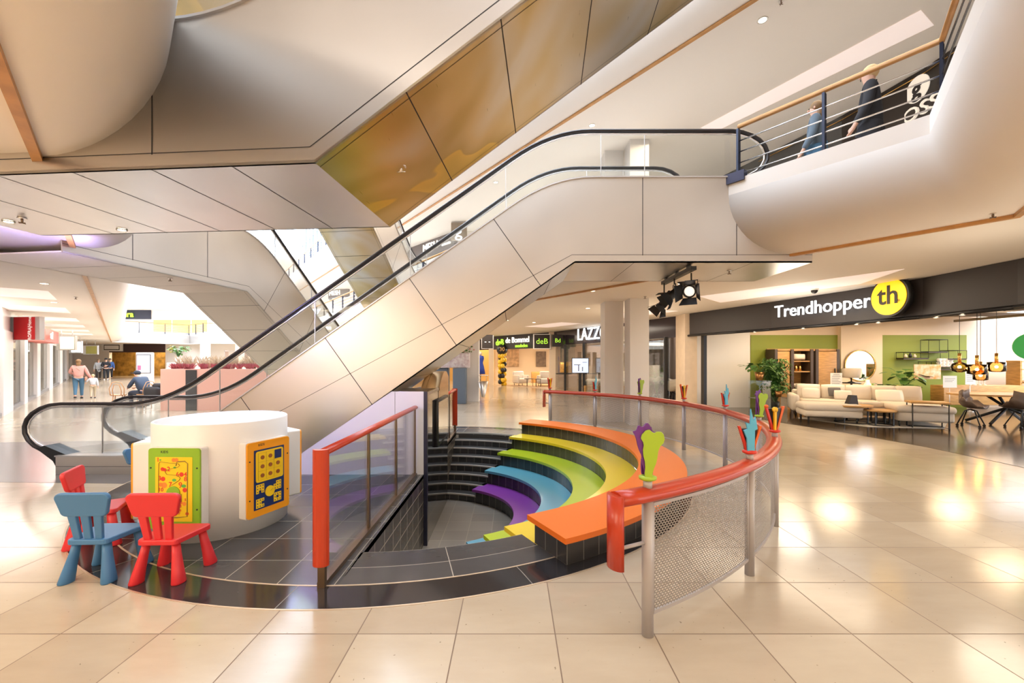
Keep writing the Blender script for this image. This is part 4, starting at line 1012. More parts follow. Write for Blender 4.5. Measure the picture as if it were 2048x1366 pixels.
for i, (x, w, h, c) in enumerate(((-.3, 1.7, 1.5, (.30, .20, .12)), (2.3, .8, 1.2, (.12, .09, .07)), (5.6, 1.1, 1.3, (.6, .5, .42)))):
    t = thing('wall_picture', ('wide brown', 'narrow dark portrait', 'pale figure')[i]+' picture on the far shop wall', 'picture', (x, 33.9, 1.1)); a = MB(); a.box(-w/2, w/2, -.03, .03, 0, h); a.build('canvas', mat('print %d' % i, c, .6, noise=.7, nscale=4, col2=tuple(min(1, k*2.2) for k in c)), t)
for i in range(12):
    x, y = -.6+i*.36+(i % 3)*.1, 27.6+(i % 4)*.9+i*.08
    t = thing('track_spot', 'small bright ceiling spot inside the far shop', 'light', (x, y, 2.75+.05*(i % 2)), 0, 'ceiling spots of the far shop')
    a = MB(); a.cyl((0, 0, 0), .05, .12, 0, 10); a.cyl((0, 0, .1), .01, 3.155-2.75-.05*(i % 2)-.1, 0, 6); a.build('body', m_blackmet, t); a = MB(); a.sph((0, 0, -.02), .055, 0); a.build('lamp', m_bulb, t)
leafplant('potted_plant', 'little green plant on a table deep in the far shop', 3.6, 31, .75, 30, .4, .3, .16, m_leaf, m_oak, seed=21)
a = MB(); a.rbox((0, 0, .38), (3.6, .9, .75), .02); o = a.build('counter', m_oak); o.location = (3.2, 31, 0); tag(o, 'orange brown counter deep in the far shop', 'counter')
# next shop beyond (clothes)
wallrun('wall_far_right', XB, 2.3, 3.15, .2, m_sign, -1)
a = MB(); a.box(-9, -1.4, 33.8, 34, 0, 3.15); struct(a.build('wall_shop_clothes', mat('amber wall', (.62, .38, .12), .6)))
dr_ = thing('dress_display', 'blue dress on a mannequin left of the brown fascia', 'mannequin', (-1.95, 26.5, 0))
a = MB(); a.lathe([(.30, .75), (.22, 1.2), (.15, 1.45), (.22, 1.7), (.20, 1.85), (.06, 1.9)], n=16); a.build('dress', mat('royal blue cloth', (.02, .05, .35), .6), dr_)
a = MB(); a.cyl((0, 0, 0), .16, .02, 0, 16); a.cyl((0, 0, 0), .02, .8, 0, 8); a.build('stand', m_blackmet, dr_); a = MB(); a.sph((0, 0, 2.02), .1, 0, (1, 1, 1.2)); a.build('head', m_cream, dr_)
# columns
def column(name, x0, x1, y0, y1, z0=0, z1=3.155, m=None):
    mb = MB(); mb.box(x0, x1, y0, y1, z0, z1); return struct(mb.build(name, m or m_col))
column('pillar_front', 2.43, 2.92, 11.2, 11.75); column('pillar_second', 2.93, 3.40, 10.62, 11.15)
column('pillar_white', -1.83, -1.3, 16.7, 17.2); column('pillar_white', -2.25, -1.95, 17.6, 18.1)
ws = thing('wall_lamp', 'small steel lamp clamped to the side of the front column', 'lamp', (2.95, 11.45, 2.32))
a = MB(); a.cyl((0.06, 0, -.2), .05, .4, 0, 12); a.build('body', m_chrome, ws); a = MB(); a.box(-.03, .04, -.02, .02, -.03, .03); a.build('bracket', m_chrome, ws)
# ================================================================ AROUND THE PIT
def pol(r, deg, z=0): a = math.radians(deg); return V((PC[0]+math.cos(a)*r, PC[1]+math.sin(a)*r, z))
RR = 4.62; A0, DA = -62.0, 15.25
gr = thing('curved_railing', 'curved railing with orange red handrail and perforated sheets round the sunken theatre', 'railing', tuple(pol(RR, -1)))
def rail_section(mb, pts, w, h):
    """flattened half round rail section swept along pts"""
    sec = [(math.cos(a)*w, math.sin(a)*h) for a in [2*pi*i/14 for i in range(14)]]
    rings = []
    for i, p in enumerate(pts):
        a = pts[max(0, i-1)]; b = pts[min(len(pts)-1, i+1)]; t = (b-a).normalized(); s_ = t.cross(V((0, 0, 1))).normalized()
        rings.append([mb.bm.verts.new(p+s_*x+V((0, 0, 1))*(y if y > 0 else y*.75)) for x, y in sec])
    for A_, B_ in zip(rings, rings[1:]):
        for j in range(14): mb.face([A_[j], A_[(j+1) % 14], B_[(j+1) % 14], B_[j]], 0, None, True)
    mb.face(rings[0]); mb.face(rings[-1][::-1])
mb = MB(); e0, e1 = A0-2.9, A0+8*DA+1.8
rail_section(mb, [pol(RR-.005, e0+(e1-e0)*i/80, .825) for i in range(81)], .068, .05)
for e_ in (e0, e1):
    c = pol(RR, e_, 0); q = math.radians(e_)
    mb.bm.verts.ensure_lookup_table()
    pr = [(math.cos(a)*.066, math.sin(a)*.028+(0)) for a in [pi*i/8 for i in range(9)]]
    sg_ = -1 if e_ < 0 else 1
    tdir = V((-math.sin(q), math.cos(q), 0))*sg_; rd_ = V((math.cos(q), math.sin(q), 0))
    top = [mb.bm.verts.new(c+rd_*x+tdir*y*1.6+V((0, 0, .86))) for x, y in pr]; bo = [mb.bm.verts.new(c+rd_*x+tdir*y*1.6+V((0, 0, .45+x*.25*0))) for x, y in pr]
    for i in range(8): mb.face([top[i], top[i+1], bo[i+1], bo[i]], 0, None, True)
    mb.face(top); mb.face(bo[::-1]); mb.face([top[0], bo[0], bo[8], top[8]])
mb.build('handrail', m_red, gr, True)
m_postp = mat('light grey post paint', (.42, .385, .375), .4, .2)
for k in range(9):
    p = pol(RR, A0+k*DA); mb = MB(); mb.cyl(p, .034, .80, 0, 18); pst = mb.build('post', m_postp, gr, True)
    mb = MB(); mb.cyl(p+V((0, 0, .862)), .026, .05, 0, 16); mb.build('post_cap', m_postp, pst, True)
for k in range(8):
    a0, a1 = math.radians(A0+k*DA+.55), math.radians(A0+(k+1)*DA-.55)
    mb = MB(); pr = None
    for i in range(17):
        a = a0+(a1-a0)*i/16; v = [mb.bm.verts.new((PC[0]+math.cos(a)*(RR+.0), PC[1]+math.sin(a)*(RR+.0), z)) for z in (.13, .76)]
        if pr: mb.face([pr[0], v[0], v[1], pr[1]], 0, [(ua*RR, .13), (a*RR, .13), (a*RR, .76), (ua*RR, .76)], True)
        pr = v; ua = a
    pn = mb.build('perforated_sheet', m_perf, gr, True)
    mb = MB()
    for z0, z1 in ((.115, .135), (.755, .775)): mb.sector(PC, RR-.008, RR+.008, a0, a1, z0, z1, 0, 12)
    for a in (a0, a1):
        c = V((PC[0]+math.cos(a)*RR, PC[1]+math.sin(a)*RR, 0)); mb.tube([c+V((0, 0, .12)), c+V((0, 0, .77))], .009, 0, 5)
    mb.build('sheet_edge', m_postp, pn, True)
mb = MB(); mb.tube([pol(RR, A0, .55), pol(RR, A0-2.4, .55)], .011, 0, 8); mb.tube([pol(RR, A0+8*DA, .55), pol(RR, A0+8*DA+1.5, .55)], .011, 0, 8); mb.build('bracket', m_postp, gr, True)
# finials
m_fp = mat('purple finial', (.13, .02, .20), .4); m_fl = mat('lime finial', (.33, .48, .02), .4); m_fr = mat('red finial', (.62, .03, .01), .35)
m_fo = mat('orange finial', (.72, .12, .01), .4); m_fy = mat('yellow finial', (.88, .50, .01), .4); m_fb = mat('sky blue finial', (.10, .42, .60), .4); m_fk = mat('black finial wedge', (.012, .008, .010), .45)
def plate(mb, pts, th, ang, off=0, mi=0):
    R = Matrix.Rotation(ang, 4, 'Z') @ Matrix.Translation((0, off, 0)); mb.prism(pts, -th/2, th/2, 'Y', mi, R)
def smoothpts(pts, it=2):
    for _ in range(it):
        o = []
        for i in range(len(pts)):
            a, b = pts[i], pts[(i+1) % len(pts)]; o += [(a[0]*.75+b[0]*.25, a[1]*.75+b[1]*.25), (a[0]*.25+b[0]*.75, a[1]*.25+b[1]*.75)]
        pts = o
    return pts
leafA = smoothpts([(-.022, 0), (-.03, .06), (-.045, .10), (-.036, .12), (-.06, .17), (-.075, .24), (-.095, .27), (-.07, .275), (-.06, .31), (-.035, .29), (-.01, .325), (.012, .30), (.03, .24), (.015, .19), (.02, .12), (.03, .07), (.022, 0)], 1)
leafB = smoothpts([(-.02, 0), (-.012, .08), (-.03, .15), (-.02, .20), (-.045, .24), (.0, .29), (.035, .26), (.05, .275), (.085, .27), (.095, .22), (.06, .18), (.05, .10), (.03, .05), (.022, 0)], 1)
flame = [(-.03, 0), (-.035, .10), (-.06, .16), (-.03, .17), (-.045, .22), (-.01, .21), (-.005, .32), (.015, .23), (.03, .26), (.045, .17), (.025, .16), (.022, 0)]
def finial(k, kind, lab):
    p = pol(RR, A0+k*DA, .912); t = thing('finial', lab, 'finial', tuple(p), -.1+.13*k)
    cm = {'A': m_fl, 'B': m_fr, 'C': m_fr}[kind]
    mb = MB(); mb.lathe([(.03, 0), (.05, .008), (.052, .022), (.03, .03)], n=20); mb.build('collar', cm, t)
    z0 = .02
    def add(nm, pts, m, ang, off=0, th=.012, sh=(0, 0)):
        mb = MB(); plate(mb, [(x+sh[0], z+z0+sh[1]) for x, z in pts], th, ang, off); mb.build(nm, m, t)
    if kind == 'A':
        add('leaf', leafA, m_fp, .12, -.012); add('leaf', leafB, m_fl, -.18, -.03); add('leaf', [(x*-.9, z*.85) for x, z in leafA], m_fl, 1.3, .0); add('leaf', [(x*-.8, z*.95) for x, z in leafA], m_fp, .5, .03)
    elif kind == 'B':
        for s_, m in ((-1, m_fr), (1, m_fo)):
            add('ray', [(s_*.012, 0), (s_*.085, .23), (s_*.105, .225), (s_*.03, 0)] if s_ < 0 else [(.012, 0), (.03, 0), (.105, .235), (.08, .235)], m, 0, 0, .02)
        add('wedge', [(-.028, 0), (.028, 0), (.07, .215), (-.075, .215)], m_fk, 0, .012, .03)
        add('ray', [(-.025, 0), (-.008, 0), (-.002, .20), (-.03, .20)], m_fy, 0, -.022, .02)
        mb = MB(); mb.cyl((-.016, -.032, z0+.205), .026, .02, 0, 18, R=Matrix.Rotation(-pi/2, 3, 'X')); mb.build('ball', m_fy, t)
        mb = MB(); mb.sph((-.092, 0, z0+.235), .02, 0); mb.build('ball', m_fo, t)
    else:
        for s_, m in ((-1, m_fr), (1, m_fo)):
            add('ray', [(s_*.01, 0), (s_*.075, .19), (s_*.09, .19), (s_*.03, 0)], m, 0, 0, .02)
        add('wedge', [(-.026, 0), (.026, 0), (.06, .17), (-.062, .17)], m_fk, 0, .012, .03)
        add('flame', flame, m_fb, 0, -.022, .014)
kinds = 'ACBACBACB'
for k, kd in enumerate(kinds):
    where = ['on the railing end nearest the viewer', 'on the second railing post', 'on the third railing post', 'on the fourth post, in front of the bushy tree', 'on the fifth post before the white shop wall', 'on the sixth post right of the twin columns', 'on the seventh post before the second column', 'on the eighth post before the bed window', 'on the far end post of the railing'][k]
    finial(k, kd, {'A': 'purple and lime leaf finial ', 'B': 'red and yellow ray finial ', 'C': 'sky blue flame finial '}[kd]+where)
# glass balustrades by the straight wall of the pit
def glassrail(lab, x, y0, y1, posts, far=False):
    t = thing('glass_balustrade_rail', lab, 'railing', (x, (y0+y1)/2, 0))
    mb = MB(); s_ = 1 if not far else -1; ys = (y0, y1) if not far else (y1, y0)
    mb.tube([(x, ys[0], .955), (x, ys[1], .955)], .034, 0, 12, flat=(1.25, .8)); mb.build('handrail', m_red, t, True)
    mb = MB(); a_y = ys[0]
    pr = [(math.cos(a)*.058, math.sin(a)*.045) for a in [pi*i/10 for i in range(11)]]
    mb.prism([(x+px, a_y-s_*py) for px, py in pr], .16, .985); mb.build('end_post', m_red, t, True)
    mb = MB(); mb.box(x-.022, x+.028, a_y-.01, a_y+.03, 0, .18); mb.build('foot', mat('brown steel foot', (.16, .10, .06), .35, .8), t, True)
    ps = [ys[0]+s_*.06] + posts + [ys[1]]
    for a, b in zip(ps, ps[1:]):
        lo, hi = min(a, b)+.012, max(a, b)-.012; mb = MB(); mb.box(x-.006, x+.006, lo, hi, .03, .92); mb.build('glass_pane', m_glass, t, True)
    for yy in posts + [ys[1]]:
        mb = MB(); mb.prism([(yy-.022, .0), (yy+.022, 0), (yy+.008, .93), (yy-.008, .93)], x-.012, x+.012, 'X'); mb.build('post', m_fin, t, True)
    mb = MB(); mb.box(x-.03, x+.03, min(y0, y1), max(y0, y1), .0, .035); mb.build('base_channel', m_fin, t, True)
m_fin = mat('bronze steel fin', (.20, .14, .10), .3, .9)
glassrail('glass balustrade with thick red handrail at the near left edge of the pit', -1.36, 3.05, 6.0, [4.06, 5.02])
glassrail('short glass balustrade with red end post beyond the black media cabinet', -1.27, 8.08, 9.5, [8.7], True)
# wall below the escalator and the media cabinet
m_lav = mat('white wall paint', (.80, .79, .82), .45)
mb = MB(); zb = lambda x: 3.0+K*(x-.892)
mb.prism([(-3.38, 0.003), (-1.24, 0.003), (-1.24, 1.175), (-1.70, 1.175), (-3.38, .02)], 6.035, 6.058, 'Y'); struct(mb.build('wall_under_escalator', m_lav))
mb = MB(); mb.box(-1.652, -1.648, 6.033, 6.035, 0.003, 1.17); struct(mb.build('trim_wall_joint', m_seam))
mc = thing('media_cabinet', 'tall glossy black media cabinet standing in the pit under the escalator', 'cabinet', (-1.4, 7.0, -1))
m_gloss = mat('glossy black lacquer', (.012, .011, .013), .06, coat=.6); m_dknavy = mat('dark violet metal', (.05, .05, .085), .3, .5)
mb = MB(); mb.box(-1.72, -1.235, 6.065, 7.95, .004, 1.12); mb.build('body', m_dknavy, mc, True)
mb = MB(); mb.box(-1.235, -1.205, 6.05, 8.0, -1.0, 1.17); mb.build('glossy_panel', m_gloss, mc, True)
mb = MB(); mb.box(-1.75, -1.20, 6.065, 7.1, 1.12, 1.155); mb.build('lid', m_steel, mc, True)
mb = MB(); mb.box(-1.245, -1.195, 6.03, 6.08, -1.0, 1.175); f_ = mb.build('edge_profile', m_dknavy, mc, True)
mb = MB(); rr_ = []
for i in range(15):
    v = i/14; y = 7.0+v*1.1; z = 1.12+.30*math.sin(min(1, v*1.25)*pi*.62)*1.0 - (.45*max(0, v-.8))
    rr_.append([mb.bm.verts.new((x, y, z)) for x in (-1.5, -1.20)])
    rr_[-1].append(mb.bm.verts.new((-1.20, y, .93)))
for A_, B_ in zip(rr_, rr_[1:]):
    mb.face([A_[0], A_[1], B_[1], B_[0]], 0, None, True); mb.face([A_[1], A_[2], B_[2], B_[1]], 0, None, False)
mb.build('curved_hood', steelmat('golden hood steel', (.62, .45, .26), .2), mc, True)
mb = MB(); mb.rbox((-1.185, 7.25, .62), (.05, 1.1, .74), .01); sc_ = mb.build('monitor', m_blackmet, mc, True)
mb = MB(); mb.box(-1.159, -1.157, 6.76, 7.74, .30, .95); mb.build('monitor_screen', m_gloss, sc_, True)

# ================================================================ PLAY TABLE AND CHILDREN'S CHAIRS
QC = (-2.92, 4.34, 0)
pl = thing('play_drum', 'big white round play drum with coloured game boards', 'play table', QC)
mb = MB(); mb.lathe([(.57, .0), (.57, 1.035), (.563, 1.042), (.552, 1.042), (.545, 1.035), (.535, .78), (.0001, .78)], n=64); mb.build('drum', m_white, pl)
m_bg = mat('green board', (.26, .46, .02), .4); m_by = mat('yellow board', (.90, .58, .01), .4); m_bo = mat('orange board', (.92, .36, .01), .4); m_bn = mat('navy board', (.005, .02, .13), .4)
m_gro = mat('brown groove', (.30, .19, .02), .6); m_rn = mat('red print', (.70, .04, .02), .5); m_bk = mat('black print', (.02, .02, .02), .5); m_gp = mat('green print', (.10, .42, .06), .5); m_orp = mat('orange print', (.85, .25, .03), .5)
def board(angle, kind, dist=.60):
    a = math.radians(angle); n_ = V((math.cos(a), math.sin(a), 0)); xd = V((-math.sin(a), math.cos(a), 0))
    M_ = frame((n_.x*dist, n_.y*dist, .50), xd)
    b = MB(); 
    def rr(w, h, r, z0, z1, mi=0, cx=0, cy=0, B=None):
        B = B or b; pts = []
        for sx, sy, s0 in ((1, 1, 0), (-1, 1, pi/2), (-1, -1, pi), (1, -1, 1.5*pi)):
            for i in range(5): q = s0+pi/2*i/4; pts.append((cx+sx*(w/2-r)+math.cos(q)*r, cy+sy*(h/2-r)+math.sin(q)*r))
        B.prism(pts, z0, z1, 'Z', mi, M_)
    rr(.47, .71, .02, -.20, -.001, B=b); b.build('board_box', m_white, pl)
    fm, im = {'g': (m_bg, m_by), 'o': (m_bo, m_bn), 'b': (m_bo, m_by), 'y': (m_by, m_bg)}[kind]
    b = MB(); rr(.46, .70, .025, 0, .016, B=b); f = b.build('game_board', fm, pl)
    b = MB(); rr(.33, .56, .004, .016, .019, B=b, cy=-.005); b.build('game_field', im, f)
    for sx in (-1, 1):
        for sy in (-1, 1):
            b = MB(); b.cyl((0, 0, .0), .007, .004, 0, 10); b.bm.transform(M_ @ Matrix.Translation((sx*.207, sy*.18, .016))); b.build('screw', m_bk, f)
    text('KIDS', .032, m_bk, M_ @ Matrix.Translation((-.085, .318, .0165)), f, 'lettering', .001)
    def ln(pts, w, m, nm='groove', z=.0195):
        b = MB(); b.tube([M_ @ V((x, y, z)) for x, y in pts], w, 0, 6, flat=(1, .3)); b.build(nm, m, f)
    if kind == 'g':
        ln([(.02, .20), (.03, .235), (.10, .24), (.125, .22), (.12, -.24), (.03, -.25), (-.08, -.25)], .0055, m_gro)
        ln([(-.02, .03), (.05, .075), (.06, .095), (.04, .115), (-.06, .125), (-.075, .145), (-.06, .165), (.04, .19), (.055, .205), (.04, .22), (-.05, .225), (-.12, .235), (-.132, .22), (-.135, -.05), (-.135, -.2)], .0055, m_gro)
        ln([(.04, -.04), (.07, -.045), (.07, -.11)], .0055, m_gro)
        b = MB(); b.cyl((0, 0, 0), .058, .012, 0, 28); b.bm.transform(M_ @ Matrix.Translation((0, -.035, .018))); b.build('green_disc', m_bg, f)
        b = MB(); b.cyl((0, 0, 0), .007, .004, 0, 10); b.bm.transform(M_ @ Matrix.Translation((0, -.035, .03))); b.build('screw', m_bk, f)
        for s_, x, y, z_ in (('1', -.14, .25, .05), ('2', -.045, .17, .055), ('6', .035, .125, .055), ('4', .105, .125, .055), ('3', -.125, .09, .055), ('8', .105, .085, .055), ('7', -.03, .035, .06), ('9', .06, .03, .07), ('10', -.115, -.01, .045), ('4', .05, -.13, .04), ('5', .07, -.12, .03), ('8', .06, -.15, .04), ('9', .06, -.19, .03), ('2', -.12, -.06, .05), ('5', .105, -.095, .03), ('7', .05, -.215, .03)):
            text(s_, z_, m_rn, M_ @ Matrix.Translation((x, y, .0195)), f, 'number', .0006, bold=.001)
        for x, y, r in ((-.10, .17, .017), (-.08, .165, .015), (.07, .125, .02), (-.095, .085, .02), (.10, -.01, .02), (.12, -.215, .015)):
            b = MB(); b.prism([(x+math.cos(2*pi*i/12)*r, y+math.sin(2*pi*i/12)*r) for i in range(12)], .0193, .0203, 'Z', 0, M_); b.build('berry_print', m_rn, f)
        for x, y, r in ((.0, .25, .018), (.025, .25, .018), (-.085, .03, .026), (-.115, .035, .018), (.095, -.13, .018)):
            b = MB(); b.prism([(x+math.cos(2*pi*i/12)*r, y+math.sin(2*pi*i/12)*r) for i in range(12)], .0193, .0203, 'Z', 0, M_); b.build('orange_print', m_orp, f)
        for x, y, r in ((.01, .185, .011), (.005, .075, .016), (.09, .025, .018), (-.12, .25, .008), (.045, -.10, .016)):
            b = MB(); b.prism([(x+math.cos(2*pi*i/12)*r*1.2, y+math.sin(2*pi*i/12)*r*.8) for i in range(12)], .0193, .0203, 'Z', 0, M_); b.build('leaf_print', m_gp, f)
    elif kind == 'o':
        b = MB(); rr(.295, .29, .02, .019, .027, B=b, cy=.115); tp = b.build('yellow_plate', m_by, f)
        for i in range(3):
            for j in range(3):
                x, y = -.085+i*.085, .20-j*.085
                b = MB()
                if (i, j) == (2, 0): rr(.078, .085, .003, .0271, .0278, B=b, cx=x+.003, cy=y+.003); b.build('empty_square', m_bn, f)
                else:
                    b.cyl((0, 0, 0), .019, .008, 0, 16); b.bm.transform(M_ @ Matrix.Translation((x, y, .026))); b.build('brown_knob', mat('brown knob', (.30, .09, .02), .4), f)
        for x in (-.1275, -.0425, .0425):
            ln([(x, .245), (x, -.01)], .0012, m_bk, 'plate_line', .0272)
        for y in (.2425, .1575, .0725, -.0125): ln([(-.1275, y), (.125, y)], .0012, m_bk, 'plate_line', .0272)
        def puz(cells, cx, cy, nm='puzzle_piece'):
            b = MB(); s_ = .028
            for (i, j) in cells: b.prism([(cx+i*s_, cy+j*s_), (cx+(i+1)*s_, cy+j*s_), (cx+(i+1)*s_, cy+(j+1)*s_), (cx+i*s_, cy+(j+1)*s_)], .019, .023, 'Z', 0, M_)
            for (i, j) in cells: b.prism([(cx+(i+.5)*s_+math.cos(q*pi/4)*.006, cy+(j+.5)*s_+math.sin(q*pi/4)*.006) for q in range(8)], .023, .0238, 'Z', 1, M_)
            b.build(nm, [m_by, m_bn], f)
        puz([(0, 0), (0, 1), (0, 2), (1, 1), (1, 2), (2, 0), (2, 1), (2, 2)], -.145, -.135)
        puz([(0, 0), (0, 1), (1, 0), (1, 1), (1, 2), (2, 0), (2, 1), (2, 2)], .045, -.145)
        puz([(0, 0), (0, 1), (0, 2), (1, 0), (1, 1), (1, 2), (2, 0), (2, 2)], -.145, -.27)
        puz([(0, 0), (0, 1), (0, 2), (1, 0), (1, 2), (2, 0), (2, 1), (2, 2)], .045, -.26)
        b = MB(); b.cyl((0, 0, 0), .05, .01, 0, 28); b.bm.transform(M_ @ Matrix.Translation((0, -.14, .019))); b.build('yellow_dial', m_by, f)
        ln([(0, -.14), (.03, -.12)], .003, m_gro, 'dial_hand', .030)
for an, kd in ((-92, 'g'), (-20, 'o'), (52, 'b'), (124, 'y'), (196, 'b')): board(an, kd, .60 if an < 0 else .655)

def kidchair(lab, x, y, rz, m, grp=None):
    t = thing('children_chair', lab, 'chair', (x, y, 0), rz, grp)
    mb = MB()
    seat = []
    for sx, sy, s0, w in ((1, 1, 0, .185), (-1, 1, pi/2, .185), (-1, -1, pi, .145), (1, -1, 1.5*pi, .145)):
        for i in range(5): q = s0+pi/2*i/4; r = .035; seat.append((sx*(w-r)+math.cos(q)*r, sy*(.165-r)+math.sin(q)*r))
    mb.prism(seat, .275, .315); o = mb.build('seat', m, t); md = o.modifiers.new('b', 'BEVEL'); md.width = .008; md.segments = 2
    for sx, sy in ((1, 1), (-1, 1), (-1, -1), (1, -1)):
        w = .135 if sy > 0 else .105; mb = MB(); n = 20; rings = []
        for z, r, ox, oy in ((.278, .030, 0, 0), (.20, .034, .012, .010), (.10, .043, .03, .024), (.01, .053, .045, .034), (0, .050, .045, .034)):
            rings.append([mb.bm.verts.new((sx*(w+ox)+math.cos(2*pi*j/n)*r*.78, sy*(.115+oy)+math.sin(2*pi*j/n)*r*1.05, z)) for j in range(n)])
        for A_, B_ in zip(rings, rings[1:]):
            for j in range(n): mb.face([A_[j], A_[(j+1) % n], B_[(j+1) % n], B_[j]], 0, None, True)
        mb.face(rings[0]); mb.face(rings[-1][::-1]); mb.build('leg', m, t)
    R_ = Matrix.Rotation(math.radians(9), 4, 'X'); base = Matrix.Translation((0, -.135, .30)) @ R_
    for x0, sp in ((-.075, -.012), (0, 0), (.075, .012)):
        mb = MB(); v = []
        for z, k, w in ((0, 0, .024), (.21, 1, .030)):
            for dx, dy in ((-w, -.013), (w, -.013), (w, .013), (-w, .013)): v.append(mb.bm.verts.new(base @ V((x0+sp*k*1.4+dx, dy, z))))
        for q in ((3, 2, 1, 0), (4, 5, 6, 7), (0, 1, 5, 4), (1, 2, 6, 5), (2, 3, 7, 6), (3, 0, 4, 7)): mb.face([v[i] for i in q])
        o = mb.build('back_slat', m, t); md = o.modifiers.new('b', 'BEVEL'); md.width = .006; md.segments = 2
    mb = MB(); pts = []
    for sx, sy, s0, w in ((1, 1, 0, .190), (-1, 1, pi/2, .190), (-1, -1, pi, .165), (1, -1, 1.5*pi, .165)):
        for i in range(6): q = s0+pi/2*i/5; r = .04; pts.append((sx*(w-r)+math.cos(q)*r, .28+sy*(.088-r)+math.sin(q)*r))
    mb.prism(pts, -.017, .017, 'Y', 0, base); o = mb.build('backrest', m, t); md = o.modifiers.new('b', 'BEVEL'); md.width = .010; md.segments = 3
    return t
m_kr = mat('red plastic', (.60, .022, .028), .42, bump=.06, bscale=300); m_kb = mat('blue plastic', (.05, .16, .33), .42, bump=.06, bscale=300)
kidchair('blue plastic children\'s chair, leftmost of the two with backs to the viewer', -3.10, 3.27, .04, m_kb)
kidchair('red plastic children\'s chair in front of the green game board', -2.58, 3.26, .03, m_kr)
kidchair('red plastic children\'s chair standing sideways behind the blue chair', -3.70, 3.85, -1.12, m_kr)
kidchair('blue plastic children\'s chair mostly hidden behind the white play drum', -3.93, 4.72, -1.75, m_kb)

# ================================================================ THEATRE LAMPS UNDER THE LANDING
tr = thing('lighting_bar', 'black lighting bar fixed below the escalator landing', 'lighting bar', (2.6, 6.75, 2.99))
mb = MB(); mb.box(2.56, 2.64, 6.12, 7.35, 2.91, 2.965); mb.build('bar', m_blackmet, tr, True)
for y in (6.3, 6.75, 7.2): mb = MB(); mb.box(2.575, 2.625, y-.03, y+.03, 2.96, 2.999); mb.build('clamp', m_blackmet, tr, True)
def stagelamp(lab, p, d, L=.30, r=.075, lit=False, top=2.91):
    t = thing('stage_lamp', lab, 'lamp', p); d = V(d).normalized(); x = d.cross(V((0, 0, 1))).normalized(); y = x.cross(d)
    M_ = Matrix((x, y, d)).transposed().to_4x4()
    b = MB(); b.lathe([(r*.55, -L*.62), (r*.85, -L*.58), (r*.9, -L*.3), (r*.9, L*.25), (r*1.12, L*.3), (r*1.12, L*.38), (r*.9, L*.38), (r*.88, L*.30)], n=24, M=M_); b.build('housing', m_blackmet, t)
    b = MB(); b.lathe([(r*.86, L*.31), (r*.5, L*.34), (.001, L*.35)], n=24, M=M_); b.build('lens', mat('lamp lens', (.9, .85, .8), .1, emit=(1, .82, .68), es=.5) if lit else m_chrome, t)
    for i in range(4):
        q = i*pi/2; R2 = M_ @ Matrix.Rotation(q, 4, 'Z'); b = MB()
        b.prism([(-r*1.1, 0), (r*1.1, 0), (r*1.5, r*1.7), (-r*1.5, r*1.7)], -.002, .002, 'Z', 0, R2 @ Matrix.Translation((0, r*1.12, L*.37)) @ Matrix.Rotation(math.radians(58), 4, 'X')); b.build('barn_door', m_blackmet, t)
    b = MB(); b.tube([x*r*1.05, x*r*1.05+V((0, 0, .14)), x*-r*1.05+V((0, 0, .14)), x*-r*1.05], .008, 0, 6); b.tube([V((0, 0, .14)), V((0, 0, top-p[2]))], .012, 0, 6); b.build('yoke', m_blackmet, t)
    b = MB(); b.tube([-d*L*.6, -d*L*.75-V((0, 0, .08)), -d*L*.5-V((0, 0, .12)), -d*L*.3+V((0, 0, -.05)), V((.02, 0, .12))], .005, 0, 5); b.build('cable', m_blackmet, t)
stagelamp('black stage lamp with lit lens and barn doors, facing the viewer', (2.66, 6.35, 2.66), (-.55, -.75, -.30), .36, .085, True)
stagelamp('black stage lamp pointing down to the left, lowest of the cluster', (2.56, 7.2, 2.60), (-.62, -.1, -.78), .34, .07)
stagelamp('black stage lamp turned away between the other two lamps', (2.58, 6.8, 2.68), (-.75, .1, -.55), .30, .075)
# ================================================================ UPPER GALLERY: RAILINGS, SHOPS, CEILING FITTINGS
def railing(lab, pts, z, sp, inset=-.0, full=True):
    t = thing('gallery_railing', lab, 'railing', (pts[0].x, pts[0].y, z))
    rods = MB(); hr_ = MB(); gp = MB()
    for a, b in zip(pts, pts[1:]):
        L = (b-a).length; d = (b-a).normalized(); k = max(1, round(L/sp))
        for i in range(k+1):
            p = a+d*(L*i/k)
            if i == 0 and a is not pts[0]: continue
            m1 = MB(); m1.box(-.014, .014, -.035, .035, z+.02, z+.93, 0, Matrix.Translation(p.to_3d()*1.0) @ Matrix.Rotation(math.atan2(d.y, d.x), 4, 'Z')); m1.build('post', m_navy, t, True)
    for i in range(5):
        for a, b in zip(pts, pts[1:]): rods.tube([a+V((0, 0, z+.14+i*.155)), b+V((0, 0, z+.14+i*.155))], .009 if full else .014, 0, 6)
    rods.build('rods', m_chrome, t, True)
    hr_.tube([p+V((0, 0, z+.965)) for p in pts], .032, 0, 10); hr_.build('handrail', m_wood, t, True)
sgR = sgn(RP_, NR); sgL = sgn(LP_, NL)
E0 = offs(RP_, .60*sgR); E0L = offs(LP_, .60*sgL)
def onR(y, path=E0):
    a, b = path[0], path[1]; f = (y-a.y)/(b.y-a.y); return a+(b-a)*f
railing('steel rod railing with wooden handrail above the right balcony, near the black shop', [onR(6.05), E0[1], E0[1]+(E0[2]-E0[1]).normalized()*3.2], F1, 1.3)
railing('far steel railing along the right balcony behind the escalators', [onR(8.2), onR(40)], F1, 1.9, full=False)
railing('steel railing on the second floor balcony, right side of the void', [onR(40), E0[1]], 2*F1, 1.9, full=False)
railing('steel railing along the left balcony running to the far end', [E0L[0]+(E0L[1]-E0L[0]).normalized()*9.5, E0L[1]], F1, 1.9, full=False)
